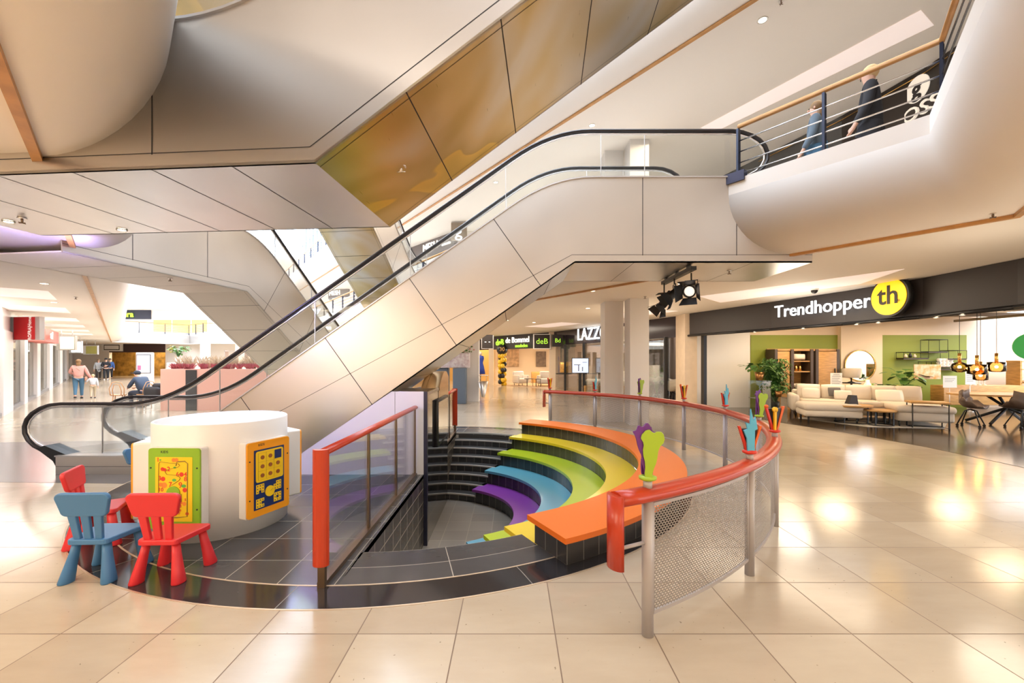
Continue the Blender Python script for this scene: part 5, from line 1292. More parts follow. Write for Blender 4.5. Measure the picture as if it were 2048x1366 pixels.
jn = MB(); p = onR(6.03); jn.cbox((p.x-.10, p.y+.0, F1+.22), (.34, .10, .14), math.atan2(-.8, .6)); tag(jn.build('end_plate', m_dknavy, loc=(p.x-.10, p.y, F1+.15)), 'dark steel plate joining the escalator deck to the balcony railing', 'plate')
# black shop front upstairs
UF = [(7.0, 0), (7.45, 4.0), (7.75, 6.5), (7.75, 8.0), (7.4, 9.6), (6.7, 11.6), (5.2, 15.6), (1.5, 17.7), (-2.3, 18.35), (-4.9, 21.1), (-9, 30), (-17, 45)]
wallrun('wall_upper_shop', UF[:5], F1, 7.1, .2, mat('black shop front', (.03, .022, .018), .3), -1)
wallrun('window_upper_front', UF[4:7], F1, 7.1, .2, mat('dark reflecting shop glass', (.05, .055, .06), .03, .0, 1.0, coat=1.0), -1)
wallrun('wall_upper_right', UF[6:], F1, 7.1, .2, m_plaster, -1)
t = thing('shop_sign', 'black upper shop fascia with serif letters and a round logo behind the railing', 'sign', (7.6, 7.6, 6.0))
m_sil = mat('champagne sign letters', (.72, .66, .58), .3, .3, emit=(.75, .66, .55), es=.35)
rd3 = V((0, -1, 0))
text('GOOSSENS', .36, m_sil, frame((7.69, 8.02, 6.33), rd3), t, 'lettering', .02, world=True, sx=1.15)
mb = MB(); mb.cyl((0, 0, 0), .24, .02, 0, 36); mb.bm.transform(frame((7.70, 8.12, 6.76), rd3)); mb.build('logo_disc', m_sil, t, True)
text('g', .42, m_sign, frame((7.67, 8.12, 6.76), rd3), t, 'logo_letter', .006, world=True, bold=.01)
mb = MB(); P = [V((*p, 0)) for p in UF[1:6]]
for a, b in zip(P, P[1:]): mb.tube([(a.x-.02, a.y, 7.0), (b.x-.02, b.y, 7.0)], .012, 0, 4)
mb.build('gold_line', m_brass, t, True)
# signs of the far upper shops
t = thing('shop_sign', 'curved grey upper sign reading MESH with round logo panel beside it', 'sign', (-3.7, 19.5, 6.5))
m_gs = mat('grey taupe sign', (.20, .17, .17), .5)
wallrun('board', [(-2.45, 18.2), (-4.95, 20.9), (-5.6, 22.5)], 6.45, 7.10, .15, m_gs, -1, False, t)
d_ = V((.69, -.72, 0)).normalized()
text('MESH', .50, m_lw, frame((-3.72, 19.45, 6.76), d_), t, 'lettering', .02, world=True)
text('nieuwste', .18, m_lw, frame((-2.85, 18.5, 6.66), d_), t, 'small_lettering', .02, world=True)
blade('brown square sign with glowing letter g on the upper gallery', -2.1, 17.0, 6.72, .62, .68, (1, -.1), mat('bronze sign case', (.35, .26, .18), .4), m_litwhite, mat('bronze sign face', (.30, .22, .15), .4), 'g', .7)
t = thing('shop_sign', 'small curved grey sign reading MESH far down the upper gallery', 'sign', (-12, 36, 6))
wallrun('board', [(-12.6, 33.0), (-13.6, 33.2), (-14.6, 34.0), (-15.1, 35.5)], 6.5, 7.1, .15, m_gs, -1, False, t)
text('MESH', .50, m_lw, frame((-13.75, 33.15, 6.8), V((.85, -.45, 0)).normalized()), t, 'lettering', .03, world=True)
# ceiling coves and fittings
def cove(name, poly, z):
    mb = MB(); mb.prism(poly, z-.006, z-.002, 'Z'); struct(mb.build(name, m_cove))
cove('ceiling_cove', [(4.45, 10.1), (4.85, 10.3), (6.9, 7.0), (6.4, 6.7)], 7.10)
cove('ceiling_cove', [(4.5, 10.3), (5.55, 11.4), (7.0, 8.6), (6.6, 7.2)], 3.155)
cove('ceiling_cove', [(3.1, 15.0), (4.1, 15.6), (5.2, 13.4), (4.3, 13.0)], 3.155)
cove('ceiling_cove', [(.6, 19.6), (1.7, 20.2), (2.9, 18.0), (2.0, 17.4)], 3.155)
for i in range(6):
    o = V((-10.3, 9.5, 0))+DL*(i*4.2); q = V((-.74, -.68, 0)).normalized()
    pp = [o, o+DL*1.9, o+DL*1.9+q*1.3, o+q*1.3]; cove('ceiling_cove', [(v.x, v.y) for v in pp], 3.155)
for x, y, z, lab in ((4.04, 6.9, 7.10, 'bright round downlight in the upper gallery ceiling, near the top edge'), (1.87, 10.0, 7.10, 'round downlight in the upper ceiling above the escalator handrail'), (1.78, 9.5, 3.155, None), (2.25, 12.7, 3.155, None), (-.2, 16.5, 3.155, None), (.9, 17.5, 3.155, None), (3.4, 8.6, 3.155, None), (-9.4, 8.6, 3.155, None), (-12.2, 11.4, 3.155, None), (-.5, 13.2, 7.10, 'small downlight in the upper ceiling beside the grey sign')):
    d = downlight(x, y, z, .06, lab or 'small round downlight in the ground floor ceiling')
    if lab: 
        if 'group' in d: del d['group']
# landing soffit downlights
for x, y, lab in ((-5.0, 4.25, 'little downlight at the left end of the overhead landing'), (-4.12, 4.52, 'little downlight in the overhead landing, right of the other one')):
    d = downlight(x, y, 2.993, .035, lab)
def sprinkler(x, y, z, lab):
    t = thing('sprinkler', lab, 'sprinkler', (x, y, z)); a = MB(); a.cyl((0, 0, -.012), .035, .012, 0, 16); a.build('plate', m_chrome, t)
    a = MB(); a.tube([(0, 0, 0), (0, 0, -.05)], .010, 0, 6); a.tube([(-.03, 0, -.05), (.03, 0, -.05)], .005, 0, 5); a.tube([(0, -.03, -.05), (0, .03, -.05)], .005, 0, 5); a.build('nozzle', m_fin, t)
sprinkler(4.1, 6.62-.1, 7.09, 'sprinkler head in the upper ceiling beside the bright downlight')
sprinkler(5.0, 4.45, 3.15, 'sprinkler head in the ceiling below the right balcony corner')
sprinkler(-4.75, 4.15, 2.998, 'sprinkler head under the left part of the overhead landing')
sprinkler(3.35, 6.6, 2.998, 'sprinkler head under the landing, right of the stage lamps')
sprinkler(-10.6, 10.4, 3.15, 'sprinkler head in the left gallery ceiling')
sprinkler(3.2, 10.3, 3.15, 'sprinkler head in the ceiling before the twin columns')
sprinkler(-5.75, 7.2, 2.998, 'sprinkler head under the cream panelled landing')
t = thing('sprinkler', 'sprinkler head on the stained golden escalator underside', 'sprinkler', (-.955, 3.68, 3.30)); a = MB(); a.cyl((0, 0, -.02), .045, .02, 0, 16); a.tube([(0, 0, 0), (0, 0, -.06)], .013, 0, 6); a.tube([(-.04, 0, -.06), (.04, 0, -.06)], .006, 0, 5); a.build('nozzle', m_chrome, t)
t = thing('dome_camera', 'small dark dome camera on the ceiling above the dark fascia', 'camera', (6.5, 9.2, 3.15)); a = MB(); a.cyl((0, 0, -.03), .08, .03, 0, 20); a.build('mount', m_whitepaint, t); a = MB(); a.sph((0, 0, -.04), .065); a.build('dome', m_blackmet, t)
column('pillar_upper', 2.43, 2.92, 11.2, 11.75, 3.94, 7.105); column('pillar_upper', 2.93, 3.40, 10.62, 11.15, 3.94, 7.105)

# ================================================================ LEFT WALKWAY
e_ = V((-.69, .72, 0)).normalized(); FL0 = V((-14.4, 12, 0)); ql = V((.72, .69, 0)).normalized()
def FLp(t): return FL0+e_*t
m_wp = mat('white shop pilaster', (.82, .80, .80), .4)
def lseg(name, t0, t1, z0, z1, th, m, out=0.0):
    a, b = FLp(t0)+ql*out, FLp(t1)+ql*out; mb = MB(); n_ = -ql*th
    mb.prism([(a.x, a.y), (b.x, b.y), ((b+n_).x, (b+n_).y), ((a+n_).x, (a+n_).y)], z0, z1); return mb.build(name, m)
struct(lseg('wall_left_fascia', -12, 42, 2.5, 3.155, .3, m_wp))
struct(lseg('wall_left', -12, .2, 0, 2.5, .3, m_wp))
for i, (t0, t1) in enumerate(((.3, 2.2), (5.0, 5.9), (9.2, 10.6), (15.5, 17.5), (23.5, 26), (31, 34), (38, 42))):
    struct(lseg('pillar_left', t0, t1, 0, 2.5, .45, m_wp, .06))
m_amb = mat('amber lit shop interior', (.55, .38, .20), .7)
for i, (t0, t1) in enumerate(((2.2, 5.0), (5.9, 9.2), (10.6, 15.5), (17.5, 23.5), (26, 31), (34, 38))):
    struct(lseg('window_left', t0, t1, .12, 2.5, .02, m_shopglass, -.05)); struct(lseg('wall_left_rear', t0-.6, t1+.6, 0, 3.1, .1, m_amb if i < 1 else m_wp, -1.3))
    for k in ((0,) if i else (0, 1)):
        tt = t0+(t1-t0)*(.12+.45*k); struct(lseg('window_frame', tt-.02, tt+.02, 0, 2.5, .03, m_blackmet, -.1))
struct(lseg('baseboard_left', -12, 42, 0, .1, .08, mat('grey plinth stone', (.25, .25, .26), .4), .03))
mb = MB(); a, b = FLp(2.3), FLp(5); mb.prism([(a.x, a.y), (b.x, b.y), (b.x-3, b.y-2.6), (a.x-3, a.y-2.6)], -.02, .004); struct(mb.build('floor_shop_left', m_shopfl))
for k in (4, 8, 13, 20, 28):
    p = FLp(k)-ql*1.6; area('shop_light_left', (p.x, p.y, 3.0), 1.5, 1.5, 30, (1, .84, .66))
m_redsign = mat('deep red sign face', (.42, .008, .012), .45)
t = thing('blade_sign', 'red square hanging sign with vertical white lettering in a grey frame', 'sign', (at(53, 13.6), 13.6, 2.62)); rdir = V((1, -.12, 0)).normalized(); M_ = frame((0, 0, 0), rdir)
a = MB(); a.box(-.56, .56, -.37, .37, -.08, .06, 0, M_); a.build('case', m_alu, t); a = MB(); a.box(-.38, .40, -.355, .355, .06, .068, 0, M_); a.build('face', m_redsign, t)
text('ROFRA|Home', .17, m_whitepaint, M_ @ Matrix.Translation((.22, 0, .07)) @ Matrix.Rotation(pi/2, 4, 'Z'), t, 'lettering', .003, bold=.003, sx=.72)
a = MB(); a.tube([(-.56*rdir.x, 0, .2), (-.80, .1, .2)], .015, 0, 5); a.tube([(-.56*rdir.x, 0, -.15), (-.80, .1, -.15)], .015, 0, 5); a.build('bracket', m_chrome, t)
t = thing('shop_sign', 'coral red curved sign reading Home behind the hanging red sign', 'sign', tuple(FLp(7)+V((0, 0, 2.3))))
p0 = FLp(6.2)+ql*.5; a = MB(); p1 = FLp(9.2)+ql*.7
v = [FLp(6.2), p0, p1, FLp(9.4)]; a.prism([(q.x, q.y) for q in v], 2.35, 2.85); a.build('board', mat('coral sign', (.72, .16, .13), .5), t, True)
text('Home', .42, m_whitepaint, frame((p0+p1)/2+ql*.03-e_*.9+V((0, 0, 2.6)), -e_), t, 'lettering', .01, world=True, bold=.01)
for k, (px, py, Y, w, h, lab) in enumerate(((134, 686, 22, .95, .75, 'glowing cream hanging sign beyond the coral sign'), (152, 694, 28, .8, .8, 'small white lit hanging sign further down the walkway'), (182, 700, 33, 1.1, .7, 'olive gold hanging sign near the end of the walkway'))):
    x = at(px, Y); t = thing('blade_sign', lab, 'sign', (x, Y, zat(py, Y))); a = MB(); a.box(-w/2, w/2, -.06, .06, -h/2, h/2); a.build('case', m_alu, t)
    a = MB(); a.box(-w*.3, w*.45, -.07, -.06, -h*.42, h*.42); a.build('face', [mat('cream lit sign', (1, .85, .6), .5, emit=(1, .85, .6), es=.6), m_litwhite, mat('olive sign', (.35, .33, .08), .4)][k], t)
    a = MB(); a.tube([(-w*.3, 0, h/2), (-w*.3, 0, 3.155-zat(py, Y))], .015, 0, 5); a.tube([(w*.3, 0, h/2), (w*.3, 0, 3.155-zat(py, Y))], .015, 0, 5); a.build('hanger', m_alu, t)
# end of the walkway and the far side of the void
mb = MB(); mb.box(-46, -38.6, 41, 41.3, 0, 3.155); struct(mb.build('wall_end_left', m_plaster))
mb = MB(); mb.box(-38.6, -33.2, 41.0, 41.3, 2.35, 3.155); struct(mb.build('wall_end_fascia', mat('dark brown fascia', (.06, .03, .03), .5)))
mb = MB(); mb.box(-33.2, -22, 41.0, 41.3, 0, 3.155); struct(mb.build('wall_end_right', m_plaster))
mb = MB(); mb.box(-46, -28, 44, 44.2, 0, 3.1); struct(mb.build('wall_end_rear', mat('amber wall far', (.50, .27, .05), .6, noise=.7, nscale=2)))
area('shop_light_end', (-36, 42.6, 3.0), 5, 2, 110, (1, .8, .5))
t = thing('light_sign', 'white rectangular light sign on the dark fascia at the end of the walkway', 'sign', (at(225, 40.9), 40.9, 2.82)); a = MB(); a.box(-.95, .95, -.08, .08, -.36, .36); a.build('case', m_whitepaint, t); a = MB(); a.box(-.75, .75, -.09, -.08, -.25, .25); a.build('frame', m_blackmet, t); a = MB(); a.box(-.68, .68, -.1, -.09, -.18, .18); a.build('face', m_whitepaint, t)
# far gallery across the void
FRb = V((-16, 44, 0)); FLb = V((-34.5, 40, 0)); farp = [FAR_L, V((-30.5, 40.5, 0)), V((-27.5, 38.2, 0)), FAR_R+V((3, -2, 0))]
mb = MB()
for a_, b_ in zip(farp, farp[1:]): mb.prism([(a_.x, a_.y), (b_.x, b_.y), (b_.x, b_.y+1.2), (a_.x, a_.y+1.2)], 3.1, 4.15)
struct(mb.build('wall_gallery_far', m_whitepaint))
slab('ceiling_far', [FAR_L, V((-30.5, 40.5, 0)), V((-27.5, 38.2, 0)), FAR_R+V((3, -2, 0)), V((-8, 47, 0)), V((-46, 47, 0)), V((-46, 36, 0))], 3.16, 3.9, m_ceil)
mb = MB()
mb.box(-46, -33, 47, 47.3, 3.9, 10.6); mb.box(-46, -33, 44, 47.2, 7.1, 8.0); struct(mb.build('wall_far_upper', m_plaster))
mb = MB(); mb.box(-44, -39.6, 46.9, 46.98, 6.1, 7.1); struct(mb.build('wall_far_fascia', mat('blue black fascia', (.02, .025, .05), .4)))
t = thing('shop_sign', 'yellow green letters on the dark far upper fascia', 'sign', (-42.2, 46.8, 6.6)); text('dera', .9, m_lg, frame((0, 0, 0), (1, 0, 0)), t, 'lettering', .03, bold=.02)
for i in range(3):
    mb = MB(); mb.box(-39.3+i*2.1, -37.4+i*2.1, 46.9, 46.96, 4.0, 6.0); struct(mb.build('window_%d' % (4+i), mat('orange lit window %d' % i, (.9, .5, .15), .5, emit=(1, .55, .18), es=.25)))
# glazed end of the void with white crossing struts
mb = MB(); g = MB()
X0, X1, YY = -33, -12, 46.5
for i in range(9):
    x = X0+(X1-X0)*i/8; mb.tube([(x, YY, 3.9), (x, YY, 15)], .10, 0, 6)
for a_, b_ in (((-31, 4), (-27, 12)), ((-27, 4), (-31, 12)), ((-27, 4), (-22, 13)), ((-22, 4), (-27, 12)), ((-22, 4), (-17, 12)), ((-17, 4), (-22, 13)), ((-17, 4), (-13, 12))): mb.tube([(a_[0], YY-.5, a_[1]), (b_[0], YY-.5, b_[1])], .42, 0, 8)
for z in (6, 8, 10, 12, 14): mb.tube([(X0, YY, z), (X1, YY, z)], .07, 0, 6)
struct(mb.build('window_frame_end', m_whitepaint))
railing('white far railing closing the end of the void', [p+V((0, -.1, 0)) for p in farp], F1, 2.2, full=False)
# cafe zone behind the planters
mb = MB(); mb.box(-22, -8, 34, 34.2, 0, 3.1); struct(mb.build('wall_cafe', mat('peach cafe wall', (.80, .55, .40), .6)))
for x in (-17.5, -14.2, -11.5): column('pillar_cafe', x, x+.35, 24, 24.35)
area('cafe_light', (-15, 27, 3.0), 7, 4, 180, (1, .82, .66))
for i in range(5):
    x = -19+i*2.3; t = thing('cafe_shelf', 'pale cafe shelf unit behind the pink planter', 'shelf', (x, 29.5, 0), 0, 'cafe shelf units'); a = MB()
    a.box(-.7, .7, -.25, .25, 0, 1.1); a.build('body', m_paper if i % 2 else m_cream, t)
    for z in (1.4, 1.8, 2.2): a = MB(); a.box(-.7, .7, -.2, .2, z, z+.04); a.build('shelf', m_alu, t)
    a = MB(); a.box(-.7, -.66, -.2, .2, 1.1, 2.3); a.box(.66, .7, -.2, .2, 1.1, 2.3); a.build('side', m_alu, t)
# pink planter with heather and grasses
pk = thing('planter_wall', 'long pink planter box with a black inset panel', 'planter', (-9, 13.9, 0))
a = MB(); a.box(-11.27, -5.2, 13.72, 14.5, 0, 1.33); a.build('box', mat('salmon pink panel', (.80, .44, .36), .5), pk, True)
a = MB(); a.box(-10.45, -10.10, 13.70, 13.72, 0, 1.30); a.build('black_panel', m_gloss, pk, True)
def tuft(mb, x, y, z, n, h, sp, rnd, w=.006):
    for i in range(n):
        q = rnd.uniform(0, 2*pi); l = rnd.uniform(.3, 1)*sp; hh = h*rnd.uniform(.5, 1); bx, by = x+rnd.uniform(-.05, .05), y+rnd.uniform(-.05, .05)
        tx, ty = bx+math.cos(q)*l, by+math.sin(q)*l; s_ = V((math.sin(q), -math.cos(q), 0))*w
        mb.poly([V((bx, by, z))-s_, V((bx, by, z))+s_, V((tx*.6+bx*.4, ty*.6+by*.4, z+hh*.75))+s_, V((tx, ty, z+hh)), V((tx*.6+bx*.4, ty*.6+by*.4, z+hh*.75))-s_])
rnd = random.Random(5)
m_hea = mat('pink heather', (.60, .16, .20), .8, noise=.4, nscale=10); m_dry = mat('dry cream grass', (.75, .60, .42), .8, noise=.3, nscale=10); m_ros = mat('rose bloom', (.72, .30, .30), .8)
a = MB(); 
for i in range(46): tuft(a, -11.15+i*.125, 13.95+rnd.uniform(-.12, .3), 1.33, 60, .20, .17, rnd, .008)
tag(a.build('heather', m_hea, None, loc=(-8.5, 14, 1.33)), 'pink red heather filling the top of the planter', 'flowers', kind='stuff')
a = MB()
for i in range(26): tuft(a, -11.0+i*.22, 14.2+rnd.uniform(-.15, .15), 1.33, 34, .48, .30, rnd, .005)
tag(a.build('dry_grass', m_dry, None, loc=(-8.5, 14.2, 1.33)), 'tall cream dried grasses standing in the heather', 'grass', kind='stuff')
leafplant('potted_plant', 'yellow green bushy plant high above the pink planter', -15.2, 19.5, 1.5, 60, .5, .35, .2, mat('yellow green leaf', (.45, .42, .03), .5), m_paper, seed=31)
a = MB(); a.rbox((0, 0, .75), (.6, .6, 1.5), .02); o = a.build('plant_pedestal', m_paper); o.location = (-15.2, 19.5, 0); tag(o, 'pale pedestal carrying the yellow green plant', 'pedestal')
# bentwood cafe chairs and table
m_bent = mat('bentwood', (.55, .30, .14), .4)
def cafechair(lab, x, y, rz):
    t = thing('bentwood_chair', lab, 'chair', (x, y, 0), rz); a = MB(); a.cyl((0, 0, .44), .20, .03, 0, 22); a.build('seat', m_bent, t)
    for q in (.7, 2.4, 3.9, 5.5): a = MB(); a.tube([(math.cos(q)*.16, math.sin(q)*.16, .44), (math.cos(q)*.20, math.sin(q)*.20, 0)], .014, 0, 6); a.build('leg', m_bent, t)
    for w, h in ((.19, .90), (.11, .82)):
        a = MB(); a.tube([(-w*.9, -.17, .44), (-w, -.22, h*.75), (-w*.6, -.25, h*.97), (0, -.26, h), (w*.6, -.25, h*.97), (w, -.22, h*.75), (w*.9, -.17, .44)], .013, 0, 6); a.build('back_hoop', m_bent, t)
cafechair('bentwood cafe chair left of the seated man', -13.18, 14.35, .5)
cafechair('bentwood cafe chair under the seated man', -12.55, 14.6, 1.35)
t = thing('cafe_table', 'small round cafe table in front of the seated man', 'table', (-13.15, 15.2, 0)); a = MB(); a.cyl((0, 0, .72), .34, .03, 0, 24); a.build('tabletop', m_bent, t); a = MB(); a.lathe([(.22, 0), (.22, .02), (.03, .05), (.03, .72)], n=14); a.build('pedestal', m_blackmet, t)
a = MB(); a.lathe([(.025, 0), (.035, .02), (.032, .16), (.03, .16)], n=12); o = a.build('beer_glass', m_amber); o.location = (-13.0, 15.05, .75); tag(o, 'amber drink glass on the cafe table', 'glass')
t = thing('info_totem', 'white information totem with lit framed screen', 'screen', (at(290, 21.7), 21.7, 0)); a = MB(); a.rbox((0, 0, 1.0), (.82, .16, 2.0), .03); a.build('housing', m_whitepaint, t)
a = MB(); a.box(-.36, .36, -.092, -.08, .95, 1.9); a.build('bezel', m_dknavy, t); a = MB(); a.box(-.33, .33, -.096, -.092, .98, 1.87); a.build('display', mat('lit white display', (.9, .93, 1), .4, emit=(.9, .93, 1), es=.3), t)
a = MB(); a.box(-.30, -.12, -.098, -.096, 1.1, 1.35); a.build('display_block', mat('pink print', (.75, .2, .4), .5), t)

# ================================================================ PLANTERS AND BIN BY THE WHITE COLUMNS
m_bluepot = mat('slate blue planter', (.12, .16, .22), .45)
for x, lab in ((at(885, 16.3), 'tall slate blue planter column, left one under the flower box'), (at(920, 16.0), 'tall slate blue planter column, right one under the flower box')):
    a = MB(); a.rbox((0, 0, .66), (.48, .48, 1.32), .02); o = a.build('planter_column', m_bluepot); o.location = (x, 16.3 if x < -2.4 else 16.0, 0); tag(o, lab, 'planter')
t = thing('flower_box', 'white floral printed flower box resting on the two blue columns', 'planter', (at(906, 16.15), 16.15, 1.325))
a = MB(); a.rbox((0, 0, .28), (1.25, .5, .55), .02); a.build('box', mat('floral printed panel', (.82, .80, .82), .5, noise=.5, nscale=9, col2=(.55, .42, .48)), t)
a = MB(); rnd = random.Random(9); c2 = MB()
for i in range(90):
    q = rnd.uniform(0, 2*pi); l = rnd.uniform(.05, .5); tip = V((.3+math.cos(q)*l*1.1, math.sin(q)*l*.5, .6+rnd.uniform(.0, .42)*(1-l)))
    a.tube([(.3, 0, .5), tip], .004, 0, 4, cap=False); (c2 if i % 3 else a).sph(tip, rnd.uniform(.02, .045), 0 if i % 3 else 0, (1, 1, .7), 6, 4)
a.build('foliage', m_leaf2, t); c2.build('blossoms', m_ros, t)
t = thing('ash_bin', 'cone shaped steel bin with tray fixed to the white column', 'bin', (-1.1, 16.35, .2)); a = MB(); a.lathe([(.06, 0), (.2, .6), (.19, .6), (.06, .03)], n=24, cap=False); a.build('cone', m_steel, t); a = MB(); a.cyl((0, 0, .82), .2, .02, 0, 24); a.tube([(-.12, 0, .6), (-.12, 0, .83)], .01, 0, 5); a.tube([(.12, 0, .6), (.12, 0, .83)], .01, 0, 5); a.tube([(-.1, .15, .55), (-.2, .33, .6)], .015, 0, 5); a.build('tray', m_chrome, t)
# ================================================================ PEOPLE
m_skin = mat('skin', (.72, .42, .30), .55)
def skinmesh(name, verts, edges, m, parent, root=0, lv=2):
    bm = bmesh.new(); lay = bm.verts.layers.skin.verify(); vs = []
    for i, (p, r) in enumerate(verts):
        v = bm.verts.new(p); v[lay].radius = (r, r) if not isinstance(r, tuple) else r; v[lay].use_root = (i == root); vs.append(v)
    for a, b in edges: bm.edges.new((vs[a], vs[b]))
    me = bpy.data.meshes.new(name); bm.to_mesh(me); bm.free(); me.materials.append(m)
    o = bpy.data.objects.new(name, me); COL.objects.link(o); o.parent = parent
    k = o.modifiers.new('k', 'SKIN'); k.use_smooth_shade = True; s_ = o.modifiers.new('s', 'SUBSURF'); s_.levels = lv; s_.render_levels = lv
    return o
def person(lab, x, y, rz, h, J, top, bottom, hair, shoe, coat=None, z=0, hat=None, group=None, long_hair=False, bag=None, sleeve=True):
    """J: joints in units of body height, +y is where the person looks"""
    t = thing('person', lab, 'person', (x, y, z), rz, group); P = {k: V(v)*h for k, v in J.items()}
    names = ['pel', 'chest', 'neck', 'head']; vs = [(P['pel'], .075*h), (P['chest'], (.085*h, .06*h)), (P['neck'], .032*h), (P['head']-V((0, 0, .02*h)), (.042*h, .048*h)), (P['head']+V((0, 0, .03*h)), (.044*h, .050*h))]
    ed = [(0, 1), (1, 2), (2, 3), (3, 4)]
    def add(p, r, par): vs.append((p, r)); ed.append((par, len(vs)-1)); return len(vs)-1
    for s_ in ('L', 'R'):
        a = add(P['sh'+s_], .034*h, 1); a = add(P['el'+s_], .024*h, a); a = add(P['wr'+s_], .016*h, a); d = (P['wr'+s_]-P['el'+s_]).normalized(); pm = P['wr'+s_]+d*.04*h; a = add(pm, (.020*h, .012*h), a)
        sd = d.cross(V((0, 1, .01))).normalized()
        for f in range(4): q = add(pm+d*.022*h+sd*(f-1.5)*.010*h, .006*h, a); add(pm+d*(.045+.004*(1-abs(f-1.5)))*h+sd*(f-1.5)*.011*h+V((0, .006*h, 0)), .005*h, q)
        add(pm-d*.01*h+V((0, .024*h, 0)), .006*h, a)
        a = add(P['hp'+s_], .052*h, 0); a = add(P['kn'+s_], .036*h, a); a = add(P['an'+s_], .022*h, a); add(P['an'+s_]+V((0, .06*h, -.022*h)), .018*h, a)
    skinmesh('body', vs, ed, m_skin, t)
    # face
    hd = P['head']
    a = MB(); a.sph(hd+V((0, .052*h, -.002*h)), .008*h, 0, (.8, 1.2, 1.4), 8, 6)
    for s_ in (-1, 1): a.sph(hd+V((s_*.047*h, 0, 0)), .010*h, 0, (.4, .8, 1.3), 8, 6)
    a.build('nose_and_ears', m_skin, t)
    a = MB()
    for s_ in (-1, 1): a.sph(hd+V((s_*.017*h, .046*h, .010*h)), .005*h, 0)
    a.box(hd.x-.012*h, hd.x+.012*h, hd.y+.045*h, hd.y+.050*h, hd.z-.026*h, hd.z-.022*h); a.build('eyes_and_mouth', m_bk, t)
    e = .008*h
    # trousers
    vs2 = [(P['pel']+V((0, 0, .045*h)), (.092*h, .080*h))]; ed2 = []
    for s_ in ('L', 'R'):
        i = len(vs2); vs2 += [(P['hp'+s_], .066*h), (P['kn'+s_], .044*h), (P['an'+s_]+(P['kn'+s_]-P['an'+s_])*.08, .030*h)]; ed2 += [(0, i), (i, i+1), (i+1, i+2)]
    skinmesh('trousers', vs2, ed2, bottom, t)
    # top with sleeves
    low = P['pel']+(P['chest']-P['pel'])*(.1 if coat is None else -.9 if P['hpL'].z > P['knL'].z+.1*h else .0)
    vs3 = [(P['chest'], (.108*h, .082*h)), (P['pel']+(P['chest']-P['pel'])*-.02, (.100*h, .088*h)), (P['chest']+(P['neck']-P['chest'])*.72, (.055*h, .045*h))]; ed3 = [(0, 1), (0, 2)]
    if coat: vs3.append((low, (.110*h, .09*h))); ed3.append((1, 3))
    for s_ in ('L', 'R'):
        i = len(vs3); vs3 += [(P['sh'+s_], .046*h), (P['el'+s_], .036*h), (P['wr'+s_]-(P['wr'+s_]-P['el'+s_])*.08, .027*h)]; ed3 += [(0, i), (i, i+1), (i+1, i+2)]
    skinmesh('coat' if coat else 'sweater', vs3, ed3, top, t)
    for s_ in ('L', 'R'):
        a = MB(); a.rbox(P['an'+s_]+V((0, .03*h, -.020*h)), (.055*h, .15*h, .045*h), .018*h); a.build('shoe', shoe, t)
    a = MB()
    if hat: a.sph(hd+V((0, -.004*h, .028*h)), .056*h, 0, (1, 1.1, .85), 16, 10); a.rbox(hd+V((0, .075*h, .022*h)), (.085*h, .07*h, .008*h), .003*h); a.build('cap', hat, t)
    else:
        a.sph(hd+V((0, -.014*h, .020*h)), .054*h, 0, (.98, 1.0, 1.0), 16, 10)
        if long_hair: a.sph(hd+V((0, -.035*h, -.05*h)), .045*h, 0, (.9, .6, 2.0), 12, 8)
        a.build('hair', hair, t)
    if bag: a = MB(); a.rbox(P['hpR']+V((.08*h, 0, .0)), (.05*h, .14*h, .11*h), .02*h); a.tube([P['hpR']+V((.08*h, 0, .05*h)), P['chest']+V((0, -.085*h, .02*h)), P['shL']+V((0, 0, .04*h))], .006*h, 0, 5); a.build('shoulder_bag', bag, t)
    return t
def walkJ(st=.10, arm=.06):
    return dict(pel=(0, 0, .53), chest=(0, .0, .72), neck=(0, .0, .845), head=(0, .01, .925), shL=(-.105, 0, .80), shR=(.105, 0, .80), elL=(-.135, arm*.3, .64), elR=(.135, -arm*.6, .64), wrL=(-.14, arm*1.6, .50), wrR=(.15, -arm*.4, .49),
                hpL=(-.055, 0, .50), hpR=(.055, 0, .50), knL=(-.055, -st*.2, .28), knR=(.055, st*.7, .28), anL=(-.055, -st*1.1, .045+max(0, st)*.15), anR=(.055, st*.8, .038))
m_hb = mat('blond brown hair', (.25, .14, .06), .6); m_hd = mat('dark hair', (.04, .03, .025), .6); m_hbl = mat('pale blond hair', (.72, .50, .26), .6)
m_pinks = mat('dusty pink knit', (.66, .34, .30), .85); m_jean = mat('blue denim', (.07, .17, .28), .8); m_shb = mat('black shoe', (.03, .03, .03), .5); m_shw = mat('white sneaker', (.7, .7, .7), .5)
fw = math.atan2(-.2, -1)+0    # unused heading helper
J = walkJ(.10); J['wrR'] = (.24, .05, .47); J['elR'] = (.17, .0, .62); J['wrL'] = (-.10, .13, .62); J['elL'] = (-.16, .02, .66)
person('woman in dusty pink sweater and blue jeans seen from behind, holding a toddler\'s hand', at(157, 18.0), 18.0, .75, 1.66, J, m_pinks, m_jean, m_hb, m_shb, long_hair=True, bag=mat('tan bag', (.5, .28, .2), .6))
J = walkJ(.12); J['wrL'] = (-.20, .05, .66); J['elL'] = (-.17, .0, .72)
person('toddler in grey top and beige trousers walking beside the woman', at(186, 18.2), 18.2, .75, 1.02, J, mat('pale grey top', (.52, .54, .58), .85), mat('beige trousers', (.50, .42, .30), .85), m_hbl, m_shb)
person('person in long pale grey coat over black, walking towards the viewer', at(197, 34.5), 34.5, pi+.8, 1.70, walkJ(.08), mat('pale grey coat', (.50, .52, .55), .85), m_hd, m_hb, m_shb, coat=True, long_hair=True)
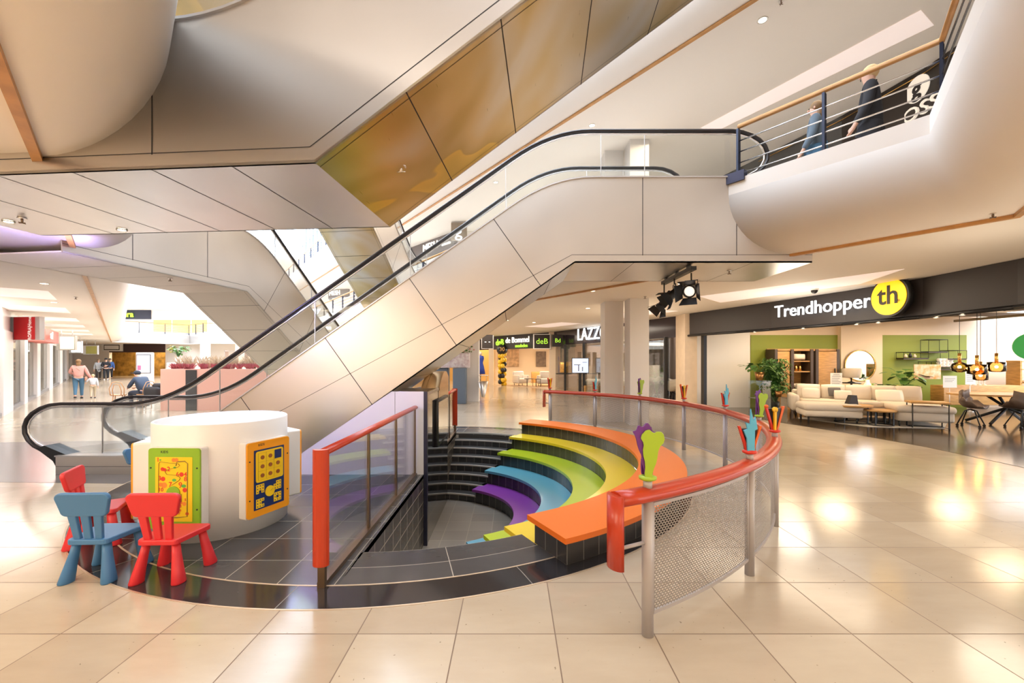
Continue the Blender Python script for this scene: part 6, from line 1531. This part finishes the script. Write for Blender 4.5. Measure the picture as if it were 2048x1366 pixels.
J = walkJ(.06); J['wrL'] = (-.03, .12, .66); J['wrR'] = (.05, .12, .62); J['elL'] = (-.15, .04, .64); J['elR'] = (.15, .04, .64)
m_blackc = mat('black jacket', (.02, .02, .025), .8)
person('person in black cap, jacket and trousers with folded arms, far down the walkway', at(212, 34.5), 34.5, pi+.75, 1.78, J, m_blackc, m_blackc, m_hd, m_shw, hat=m_blackc)
person('person in dark blue jacket half hidden behind the one with folded arms', at(220, 36.0), 36.0, pi+.7, 1.76, walkJ(.05), mat('dark blue jacket', (.04, .10, .28), .8), m_blackc, m_hd, m_shb)
# seated man: looks towards the left of the picture
J = dict(pel=(0, -.02, .29), chest=(0, .07, .47), neck=(0, .13, .575), head=(0, .185, .635), shL=(-.105, .10, .55), shR=(.105, .10, .55), elL=(-.14, .17, .42), elR=(.14, .17, .42), wrL=(-.08, .29, .38), wrR=(.08, .29, .38),
         hpL=(-.055, 0, .275), hpR=(.055, 0, .275), knL=(-.075, .25, .29), knR=(.075, .25, .29), anL=(-.075, .21, .038), anR=(.075, .16, .038))
person('seated man in dark cap and navy jacket bent over on a cafe chair', -12.55, 14.62, 1.35, 1.78, J, mat('navy track jacket', (.03, .05, .09), .7), mat('dark jeans', (.03, .04, .07), .8), m_hd, m_shb, hat=mat('dark cap', (.03, .04, .06), .8))
a = MB(); a.rbox((0, 0, 0), (.55, .34, .42), .12, 0, 0, 4); a.rbox((.12, .05, .22), (.35, .25, .2), .09, 0, 0, 4); o = a.build('draped_coat', mat('black puffer', (.018, .018, .022), .55, bump=.6, bscale=18)); o.location = (-12.05, 14.42, .52); tag(o, 'black puffer coat draped over the cafe chair behind the man', 'coat')
# two walkers on the upper gallery
person('blond person in black coat walking along the upper gallery behind the railing', 5.02, 6.0, .9, 1.80, walkJ(.12), m_blackc, m_blackc, m_hbl, m_shb, coat=True, z=F1+.002)
person('smaller person in blue grey coat walking ahead on the upper gallery', 4.62, 6.5, .9, 1.60, walkJ(.12), mat('blue grey coat', (.12, .16, .20), .8), m_jean, m_hb, m_shw, coat=True, z=F1+.002, long_hair=True)
